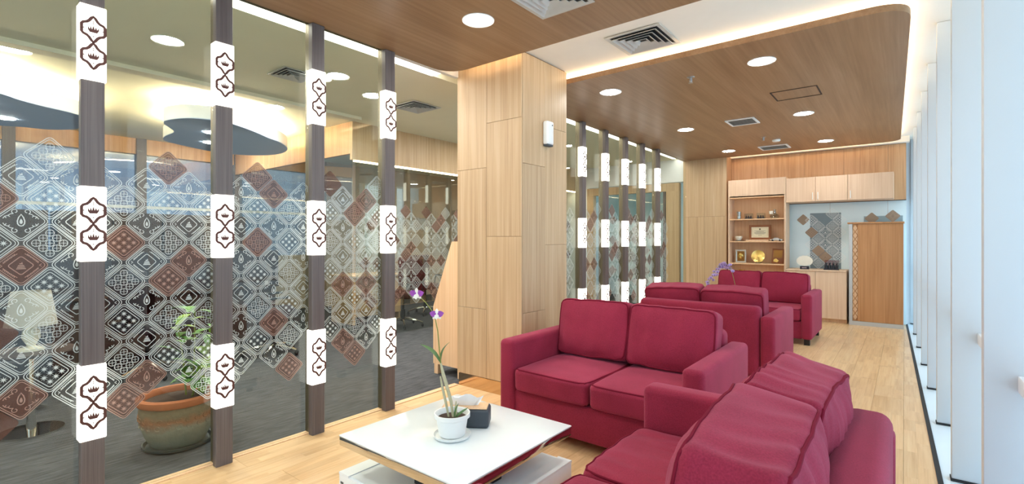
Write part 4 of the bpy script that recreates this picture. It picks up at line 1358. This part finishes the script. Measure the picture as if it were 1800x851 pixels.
bs = thing('bookshelf', 'open maple bookshelf with header and four shelves at the rear left', 'shelf', (-1.958, YF, 0))
W = 0.444
for s in (-1, 1):
    a, b = sorted((s * W, s * (W - 0.022)))
    q = MB(); q.box(a, b, 0, 0.34, 0, 2.31); q.obj('side_panel', M['maple'], bs)
q = MB(); q.box(-W + 0.022, W - 0.022, 0.325, 0.34, 0.02, 2.29); q.obj('back_panel', M['maple_side'], bs)
q = MB(); q.box(-W + 0.022, W - 0.022, 0.0, 0.02, 2.033, 2.31); q.obj('header', M['maple'], bs)
for z in (0.06, 0.48, 0.885, 1.262, 1.642, 2.015, 2.29):
    q = MB(); q.box(-W + 0.022, W - 0.022, 0.02 if z > 2 else 0.004, 0.325, z - 0.018, z); q.obj('shelf', M['maple_side'], bs)

def wall_cab(x0, x1, label, hx):
    t = thing('wall_cabinet', label, 'cabinet', ((x0 + x1) / 2, YF, 1.892), 0, 'maple wall cabinets')
    w = (x1 - x0) / 2 - 0.001
    q = MB(); q.box(-w, w, 0.02, 0.355, 0, 0.388); q.obj('body', M['maple'], t)
    q = MB(); q.rbox(-w + 0.001, w - 0.001, 0, 0.019, 0.001, 0.387, 0.002, 1); d = q.obj('door', M['maple'], t)
    handle(d, hx * (w - 0.035), 0.085)
wall_cab(-1.512, -1.100, 'left maple wall cabinet next to the bookshelf', 1)
wall_cab(-1.100, -0.678, 'middle maple wall cabinet above the counter', -1)
wall_cab(-0.678, -0.123, 'widest, right hand maple wall cabinet above the teak cupboard', -1)
def base_cab(x0, x1, label):
    t = thing('base_cabinet', label, 'cabinet', ((x0 + x1) / 2, YF, 0), 0, 'maple base cabinets')
    w = (x1 - x0) / 2 - 0.001
    q = MB(); q.box(-w, w, 0.02, 0.44, 0.06, 0.788); q.obj('body', M['maple'], t)
    q = MB(); q.rbox(-w + 0.001, w - 0.001, 0, 0.019, 0.062, 0.786, 0.002, 1); q.obj('door', M['maple'], t)
    q = MB(); q.box(-w, w, 0.06, 0.44, 0, 0.058); q.obj('kick', M['maple_side'], t)
base_cab(-1.512, -1.100, 'maple base cabinet next to the bookshelf')
base_cab(-1.100, -0.690, 'maple base cabinet next to the teak cupboard')
q = MB(); q.rbox(-1.512, -0.690, YF - 0.01, 9.515, 0.789, 0.812, 0.003, 1)
tag(q.obj('worktop', M['maple']), 'maple worktop over the rear base cabinets', 'worktop')

# teak cupboard with carved strip
tc_ = thing('teak_cupboard', 'chest-high teak fronted cupboard with carved diamond strip and white frame', 'cupboard', (-0.335, 9.05, 0))
q = MB(); q.box(-0.325, 0.325, 0.03, 0.44, 0, 1.525); q.obj('body', M['white'], tc_)
q = MB(); q.box(-0.215, 0.322, 0.0, 0.029, 0.062, 1.523); q.obj('door', M['door_wood'], tc_)
q = MB(); q.box(-0.325, 0.325, -0.008, 0.029, 0.0, 0.06); q.obj('frame', M['alu_white'], tc_)
q = MB(); q.box(-0.325, -0.283, -0.008, 0.029, 0.061, 1.523); q.obj('frame', M['alu_white'], tc_)
q = MB(); q.rbox(-0.345, 0.335, -0.015, 0.45, 1.526, 1.55, 0.004, 1); q.obj('cap', M['door_wood'], tc_)
q = MB(); q.box(-0.282, -0.217, 0.016, 0.029, 0.062, 1.523); strip = q.obj('carved_strip', M['door_wood'], tc_)
npc = 13
hz_ = (1.523 - 0.07) / npc / 2
for k in range(npc):
    zc = 0.066 + hz_ * (2 * k + 1)
    q = MB()
    def dia(a, b, y0, y1, mi=0):
        q.prism([(-0.2495 - a, zc), (-0.2495, zc - b), (-0.2495 + a, zc), (-0.2495, zc + b)], y0, y1, 'Y', mi)
    dia(0.027, hz_ * 0.82, 0.006, 0.016)
    dia(0.013, hz_ * 0.4, 0.001, 0.006)
    q.obj('carved_diamond', M['maple_side'], strip, smooth=False)
    for s in (-1, 1):
        q = MB(); q.prism([(-0.2495 + s * 0.0315, zc + hz_ * 0.25), (-0.2495 + s * 0.0315, zc + hz_ * 1.75), (-0.2495 + s * 0.008, zc + hz_)], 0.006, 0.016, 'Y')
        if k < npc - 1:
            q.obj('carved_triangle', M['maple_side'], strip, smooth=False)

# printed film on the rear glass wall
def rear_film(x, z, kind, br, scale=1.0):
    o = link('film_diamond', motif_mesh(kind, br, -1, 1), rear_glass, (x, 9.514, z), (0, 0, R(-90)))
    o.scale = (scale, scale, scale)
    if br:
        o.material_slots[0].link = 'OBJECT'; o.material_slots[0].material = M['film_tan']
    else:
        o.material_slots[0].link = 'OBJECT'; o.material_slots[0].material = M['film_white']
q = MB(); q.box(-1.23, -0.80, 9.5165, 9.519, 0.812, 1.725); q.obj('printed_panel', M['grey_panel'], rear_glass)
for i in range(5):
    for j in range(10):
        x = -1.21 + 0.0975 * i; z = 0.80 + DZ * j
        if (i + j) % 2 == 0 and z > 0.86 and not (z > 1.55 and i in (1, 2)) and x < -0.79:
            rear_film(x, z, [S_, O_, B_, O_][(i + 2 * j) % 4], (i, j) in ((2, 8), (0, 6), (1, 3), (2, 2)))
for i, (x, z, k) in enumerate(((-1.33, 1.62, 'plain'), (-0.40, 1.62, 'plain'), (-0.14, 1.65, F_))):
    rear_film(x, z, k, True)
q = MB(); q.box(-0.50, -0.02, 9.5165, 9.519, 1.50, 1.655); q.obj('printed_panel', M['pale_panel'], rear_glass)

# ---- things on the shelves
def shelf_thing(name, label, cat, x, z, y=9.2, rz=0):
    return thing(name, label, cat, (x, y, z), rz)
t = shelf_thing('glass_tumbler', 'clear glass tumbler at the left of the top bookshelf shelf', 'glass', -2.26, 1.642)
q = MB(); q.lathe([(0.0, 0.0), (0.03, 0.0), (0.036, 0.13), (0.032, 0.13), (0.027, 0.008), (0.0, 0.008)], n=20, caps=False); q.obj('cup', M['crystal'], t)
q = MB(); q.lathe([(0.0, 0.008), (0.026, 0.008), (0.028, 0.05), (0.0, 0.05)], n=20, caps=False); q.obj('candle', M['paper'], t)
for nm, lab, x in (('crystal_plaque', 'left of two small crystal blocks with dark figures on the top shelf', -2.10), ('crystal_plaque', 'right of two small crystal blocks with dark figures on the top shelf', -1.91)):
    t = shelf_thing(nm, lab, 'ornament', x, 1.642)
    q = MB(); q.rbox(-0.065, 0.065, -0.02, 0.02, 0.012, 0.095, 0.004, 1); q.obj('block', M['crystal'], t)
    q = MB(); q.box(-0.068, 0.068, -0.024, 0.024, 0, 0.011); q.obj('base', M['dark_item'], t)
    for k in range(3):
        q = MB(); q.lathe([(0.016, 0.0), (0.013, 0.03), (0.006, 0.036), (0.011, 0.048), (0.0, 0.058)], -0.038 + 0.038 * k, 0, 12, caps=False); q.obj('figure', M['dark_item'], t, (0, -0.034, 0.0005))
t = shelf_thing('glass_carafe', 'squat clear glass carafe at the right of the top bookshelf shelf', 'carafe', -1.70, 1.642)
q = MB(); q.lathe([(0.0, 0.0), (0.06, 0.0), (0.075, 0.03), (0.06, 0.06), (0.022, 0.085), (0.018, 0.13), (0.025, 0.15), (0.021, 0.15), (0.014, 0.13), (0.018, 0.088), (0.054, 0.058), (0.068, 0.03), (0.054, 0.006), (0.0, 0.006)], n=24, caps=False); q.obj('vessel', M['crystal'], t)
q = MB(); q.lathe([(0.0, 0.0), (0.03, 0.0), (0.034, 0.05), (0.0, 0.05)], -0.05, 0, 18, caps=False); q.obj('cup', M['porcelain'], t, (0, -0.03, 0.075))
t = shelf_thing('tea_cup', 'white cup with dark saucer at the left of the middle shelf', 'cup', -2.25, 1.262)
q = MB(); q.lathe([(0.0, 0.0), (0.07, 0.004), (0.075, 0.01), (0.0, 0.008)], n=24, caps=False); q.obj('saucer', M['dark_item'], t)
q = MB(); q.lathe([(0.0, 0.009), (0.03, 0.009), (0.055, 0.05), (0.06, 0.085), (0.055, 0.085), (0.05, 0.05), (0.0, 0.015)], -0.015, 0, 24, caps=False); q.obj('cup', M['porcelain'], t)
t = shelf_thing('framed_certificate', 'wood framed certificate leaning on the middle bookshelf shelf', 'picture frame', -1.93, 1.287, 9.22)
for a in ((-0.17, 0.17, 0.0, 0.035), (-0.17, 0.17, 0.215, 0.25), (-0.17, -0.135, 0.035, 0.215), (0.135, 0.17, 0.035, 0.215)):
    q = MB(); q.rbox(a[0], a[1], -0.012, 0.012, a[2], a[3], 0.003, 1); q.obj('frame', M['frame_wood'], t)
q = MB(); q.box(-0.134, 0.134, -0.002, 0.006, 0.036, 0.214); pg = q.obj('certificate', M['cream_paper'], t)
q = MB(); q.box(-0.115, 0.115, -0.0030, -0.0021, 0.052, 0.055); q.box(-0.115, 0.115, -0.0030, -0.0021, 0.195, 0.198); q.box(-0.118, -0.115, -0.0030, -0.0021, 0.052, 0.198); q.box(0.115, 0.118, -0.0030, -0.0021, 0.052, 0.198); q.obj('border', M['gold'], pg)
q = MB(); q.lathe([(0.0, 0.0), (0.014, 0.0), (0.014, 0.001), (0.0, 0.001)], n=16, caps=False); q.obj('seal', M['ink'], pg, (0, -0.0022, 0.178), (R(90), 0, 0))
for z, w in ((0.150, 0.085), (0.138, 0.06), (0.122, 0.09), (0.110, 0.09), (0.098, 0.07), (0.074, 0.03)):
    q = MB(); q.box(-w, w, -0.0030, -0.0021, z - 0.0022, z + 0.0022); q.obj('print_line', M['ink'], pg)
t = shelf_thing('wooden_plinth', 'pale wooden plinth under the framed certificate', 'stand', -1.95, 1.262, 9.2)
q = MB(); q.rbox(-0.19, 0.17, -0.05, 0.06, 0, 0.024, 0.003, 1); q.obj('block', M['maple'], t)
t = shelf_thing('model_boat', 'small dark model vehicle at the right of the middle shelf', 'ornament', -1.665, 1.262, 9.15)
q = MB(); q.prism([(-0.09, 0.012), (0.09, 0.012), (0.095, 0.032), (0.05, 0.036), (0.03, 0.056), (-0.03, 0.056), (-0.05, 0.036), (-0.095, 0.032)], -0.03, 0.03, 'Y'); q.obj('body', M['silver'], t)
for x in (-0.055, 0.055):
    for y in (-0.034, 0.026):
        q = MB(); q.lathe([(0.0, 0.0), (0.014, 0.0), (0.014, 0.008), (0.0, 0.008)], n=14, caps=False); q.obj('wheel', M['dark_item'], t, (x, y + 0.008, 0.0145), (R(90), 0, 0))
t = shelf_thing('photo_frame', 'silver framed award plaque at the left of the lower shelf', 'picture frame', -2.23, 0.885)
for a in ((-0.085, 0.085, 0.0, 0.03), (-0.085, 0.085, 0.20, 0.23), (-0.085, -0.06, 0.03, 0.20), (0.06, 0.085, 0.03, 0.20)):
    q = MB(); q.rbox(a[0], a[1], -0.012, 0.012, a[2], a[3], 0.003, 1); q.obj('frame', M['silver'], t)
q = MB(); q.box(-0.059, 0.059, -0.004, 0.006, 0.031, 0.199); pl_ = q.obj('plaque', M['bronze'], t)
q = MB(); q.ball((0, 0, 0), (0.04, 0.008, 0.05), 16, 8); q.obj('emblem', M['gold'], pl_, (0, -0.006, 0.12))
t = shelf_thing('brass_plate', 'round brass plate standing in the middle of the lower shelf', 'plate', -1.955, 0.885)
q = MB(); q.lathe([(0.0, 0.0), (0.07, 0.002), (0.105, 0.012), (0.107, 0.016), (0.07, 0.008), (0.0, 0.006)], n=36, caps=False); q.obj('plate', M['gold'], t, (0, 0.01, 0.116), (R(80), 0, 0))
q = MB(); q.box(-0.04, 0.04, -0.03, 0.05, 0, 0.010); q.box(-0.04, -0.03, 0.02, 0.03, 0.01, 0.06); q.box(0.03, 0.04, 0.02, 0.03, 0.01, 0.06); q.obj('stand', M['dark_item'], t)
t = shelf_thing('wooden_plaque', 'dark wooden award plaque at the right of the lower shelf', 'plaque', -1.665, 0.885, 9.22)
q = MB(); q.rbox(-0.09, 0.09, -0.012, 0.012, 0.0, 0.25, 0.005, 2); bo = q.obj('board', M['frame_wood'], t, (0, 0, 0), (R(-8), R(3), 0))
q = MB(); q.box(-0.065, 0.065, -0.0145, -0.012, 0.10, 0.225); q.obj('panel', M['bronze'], bo)
q = MB(); q.prism([(-0.06, 0.03), (0.0, 0.02), (0.02, 0.05), (-0.02, 0.085), (-0.055, 0.07)], -0.018, -0.012, 'Y'); q.obj('emblem', M['gold'], bo)
t = shelf_thing('gold_trophy', 'small gold trophy cup just above the farthest sofa', 'trophy', -2.215, 0.48, 9.2)
q = MB(); q.lathe([(0.0, 0.0), (0.04, 0.0), (0.04, 0.02), (0.012, 0.03), (0.010, 0.20), (0.02, 0.215), (0.045, 0.25), (0.05, 0.285), (0.045, 0.285), (0.03, 0.25), (0.0, 0.225)], n=20, caps=False); q.obj('cup', M['gold'], t)
for s in (-1, 1):
    q = MB(); q.tube([(s * 0.042, 0, 0.245), (s * 0.07, 0, 0.25), (s * 0.072, 0, 0.275), (s * 0.049, 0, 0.28)], 0.004, 6); q.obj('handle', M['gold'], t)
# worktop things
t = shelf_thing('shell_plate', 'fan shaped pale plate on a black stand on the worktop', 'plate', -1.26, 0.812, 9.16)
q = MB()
pts = [(0.0, 0.045)] + [(0.115 * math.cos(R(a)), 0.13 + 0.085 * math.sin(R(a)) + 0.006 * (k % 2)) for k, a in enumerate(range(-40, 221, 13))]
q.prism(pts, -0.006, 0.006, 'Y'); q.obj('plate', M['porcelain'], t)
q = MB(); q.box(-0.06, 0.06, -0.04, 0.04, 0, 0.05); q.obj('stand', M['dark_item'], t)
q = MB(); q.box(-0.035, 0.035, -0.0415, -0.0402, 0.016, 0.034); q.obj('name_plate', M['silver'], t)
t = shelf_thing('figurine_set', 'dark cluster of figurines on a black tray on the worktop', 'ornament', -0.90, 0.812, 9.2)
q = MB(); q.box(-0.10, 0.10, -0.05, 0.05, 0, 0.02); q.obj('tray', M['dark_item'], t)
for k in range(4):
    for j in range(2):
        q = MB(); q.lathe([(0.020, 0.0), (0.018, 0.05), (0.006, 0.062), (0.014, 0.078), (0.0, 0.095)], n=12, caps=False); q.obj('figure', M['dark_item'], t, (-0.072 + 0.048 * k, -0.02 + 0.045 * j, 0.02 + 0.0))
q = MB(); q.box(-0.095, 0.095, 0.043, 0.049, 0.02, 0.15); q.obj('back_plate', M['crystal'], t)

# ================================================================== OFFICE BEYOND THE GLASS
def office_chair(label, loc, rz, mat):
    t = thing('office_chair', label, 'chair', loc, rz, 'office chairs behind the glass')
    q = MB(); q.rbox(-0.24, 0.24, -0.24, 0.24, 0.44, 0.53, 0.03, 3); q.obj('seat', mat, t)
    q = MB(); q.rbox(-0.22, 0.22, 0.20, 0.27, 0.56, 1.02, 0.03, 3); q.obj('backrest', mat, t)
    q = MB(); q.box(-0.04, 0.04, 0.15, 0.23, 0.47, 0.62); q.obj('back_bar', M['black'], t)
    q = MB(); q.lathe([(0.035, 0.09), (0.03, 0.26), (0.018, 0.26), (0.018, 0.44)], n=14); q.obj('gas_lift', M['black'], t)
    for k in range(5):
        a = 2 * math.pi * k / 5 + 0.3
        c, s = math.cos(a), math.sin(a)
        q = MB(); q.tube([(0.02 * c, 0.02 * s, 0.12), (0.18 * c, 0.18 * s, 0.10), (0.29 * c, 0.29 * s, 0.065)], [0.022, 0.018, 0.013], 8); l = q.obj('leg', M['chrome'], t)
        q = MB(); q.ball((0.29 * c, 0.29 * s, 0.03), (0.022, 0.022, 0.03), 10, 6); q.obj('caster', M['black'], l)
    for s in (-1, 1):
        q = MB(); q.tube([(s * 0.25, 0.1, 0.48), (s * 0.28, 0.1, 0.66), (s * 0.28, -0.14, 0.67)], 0.014, 8); q.obj('armrest', M['black'], t)
    return t
office_chair('maroon office chair on a chrome base behind the orchid flowers', (-5.82, 4.72, -0.003), R(20), M['maroon'])
office_chair('dark office chair seen through the second glass pane', (-5.6, 1.55, -0.003), R(200), M['dark_fabric'])
office_chair('dark office chair seen through the third glass pane', (-5.55, 2.65, -0.003), R(160), M['dark_fabric'])
office_chair('maroon office chair inside the meeting room farther back', (-6.5, 5.75, -0.003), R(80), M['maroon'])

def desk(label, loc, rz, L=1.3, mat='dark_desk', hood=0.42):
    t = thing('office_desk', label, 'desk', loc, rz, 'dark office desks behind the glass')
    q = MB(); q.rbox(-L / 2, L / 2, -0.35, 0.35, 0.715, 0.74, 0.003, 1); q.obj('desktop', M[mat], t)
    q = MB(); q.box(-L / 2 + 0.02, L / 2 - 0.02, -0.30, -0.28, 0.12, 0.715); q.obj('modesty_panel', M[mat], t)
    for s in (-1, 1):
        q = MB(); q.box(s * (L / 2 - 0.03) - 0.012, s * (L / 2 - 0.03) + 0.012, -0.279, 0.33, 0, 0.715); q.obj('side_panel', M[mat], t)
    if hood:
        sc = thing('desk_screen', 'dark fabric screen on the ' + label.replace('dark office desk', 'desk').replace('behind the glass ', '').replace(' behind the glass', ''), 'screen', (loc[0], loc[1], loc[2] + 0.7405), rz, 'desk screens')
        q = MB(); q.rbox(-L / 2, L / 2, -0.34, -0.31, 0.0, hood, 0.003, 1); q.obj('panel', M['dark_fabric'], sc)
        for x in (-L / 2 + 0.15, L / 2 - 0.15):
            q = MB(); q.box(x - 0.02, x + 0.02, -0.348, -0.302, 0.0, 0.05); q.obj('clamp', M['steel'], sc)
    return t
def monitor(label, loc, rz):
    t = thing('monitor', label, 'monitor', loc, rz, 'monitors on the office desks')
    q = MB(); q.rbox(-0.26, 0.26, -0.015, 0.015, 0.12, 0.45, 0.006, 2); q.obj('housing', M['black'], t)
    q = MB(); q.box(-0.245, 0.245, 0.0152, 0.0162, 0.135, 0.435); q.obj('screen', M['screen'], t)
    q = MB(); q.box(-0.03, 0.03, -0.035, -0.016, 0.01, 0.3); q.obj('neck', M['black'], t)
    q = MB(); q.rbox(-0.11, 0.11, -0.10, 0.08, 0, 0.012, 0.003, 1); q.obj('foot', M['black'], t)
    return t
for i, y in enumerate((-0.35, 1.0, 2.35)):
    desk(['dark office desk at the far left behind the glass', 'dark office desk behind the glass left of the second lit post', 'dark office desk behind the glass right of the second lit post'][i], (-6.45, y, -0.003), R(90))
    monitor(['black monitor on the far left office desk', 'black monitor on the desk left of the second lit post', 'black monitor on the desk right of the second lit post'][i], (-6.5, y + 0.1, 0.737), R(90))
desk('long maple fronted meeting table behind the maroon chair', (-6.75, 4.75, -0.003), R(90), 0.9, 'maple_side', 0)
# low dark cabinets under the windows
for i, y in enumerate((-0.6, 0.65, 1.85, 3.0)):
    t = thing('tall_cabinet', ['leftmost', 'second', 'third', 'rightmost'][i] + ' tall dark cabinet against the blue office windows', 'cabinet', (-8.55, y, -0.003), 0, 'tall dark cabinets along the office windows')
    q = MB(); q.box(-0.22, 0.20, -0.56, 0.56, 0.06, 1.66); q.obj('body', M['dark_desk'], t)
    q = MB(); q.box(-0.20, 0.17, -0.54, 0.54, 0, 0.06); q.obj('kick', M['black'], t)
    for s in (-1, 1):
        q = MB(); q.rbox(0.201, 0.22, s * 0.28 - 0.276, s * 0.28 + 0.276, 0.08, 1.65, 0.003, 1); d = q.obj('door', M['dark_desk'], t)
        q = MB(); q.tube([(0.22, -s * 0.05 + s * 0.1, 0.55), (0.24, -s * 0.05 + s * 0.1, 0.55), (0.24, -s * 0.05 + s * 0.1, 0.68), (0.22, -s * 0.05 + s * 0.1, 0.68)], 0.005, 6); q.obj('handle', M['chrome'], d)
# side table with lamp at the left edge
t = thing('side_table', 'small dark side table under the cream lamp at the left edge', 'table', (-4.62, 0.585, -0.003))
q = MB(); q.lathe([(0.0, 0.53), (0.23, 0.53), (0.235, 0.54), (0.23, 0.55), (0.0, 0.55)], n=32, caps=False); q.obj('tabletop', M['dark_desk'], t)
q = MB(); q.lathe([(0.03, 0.02), (0.022, 0.1), (0.022, 0.53)], n=14); q.obj('column', M['chrome'], t)
q = MB(); q.lathe([(0.0, 0.0), (0.17, 0.0), (0.17, 0.012), (0.03, 0.02), (0.0, 0.02)], n=28, caps=False); q.obj('foot', M['chrome'], t)
t = thing('table_lamp', 'cream shaded table lamp behind the leftmost glass pane', 'lamp', (-4.62, 0.585, 0.547))
q = MB(); q.lathe([(0.0, 0.0), (0.07, 0.0), (0.07, 0.015), (0.02, 0.03), (0.05, 0.09), (0.045, 0.13), (0.012, 0.17), (0.012, 0.22)], n=24, caps=False); q.obj('base', M['porcelain'], t)
q = MB(); q.lathe([(0.135, 0.17), (0.10, 0.40), (0.096, 0.40), (0.131, 0.17)], n=32, caps=False); q.obj('shade', M['lamp_shade'], t)
t = thing('armchair', 'dark blue armchair beside the cream lamp at the left edge', 'armchair', (-5.25, 0.20, -0.003), R(120))
q = MB(); q.rbox(-0.38, 0.38, -0.36, 0.36, 0.08, 0.42, 0.04, 3); q.obj('seat', M['dark_fabric'], t)
q = MB(); q.rbox(-0.38, 0.38, 0.22, 0.38, 0.42, 0.84, 0.05, 3); q.obj('backrest', M['dark_fabric'], t)
for s in (-1, 1):
    a, b = sorted((s * 0.381, s * 0.47))
    q = MB(); q.rbox(a, b, -0.36, 0.38, 0.08, 0.60, 0.03, 3); q.obj('armrest', M['dark_fabric'], t)
for sx in (-1, 1):
    for sy in (-1, 1):
        q = MB(); q.box(sx * 0.33 - 0.02, sx * 0.33 + 0.02, sy * 0.3 - 0.02, sy * 0.3 + 0.02, 0, 0.08); q.obj('leg', M['foot'], t)
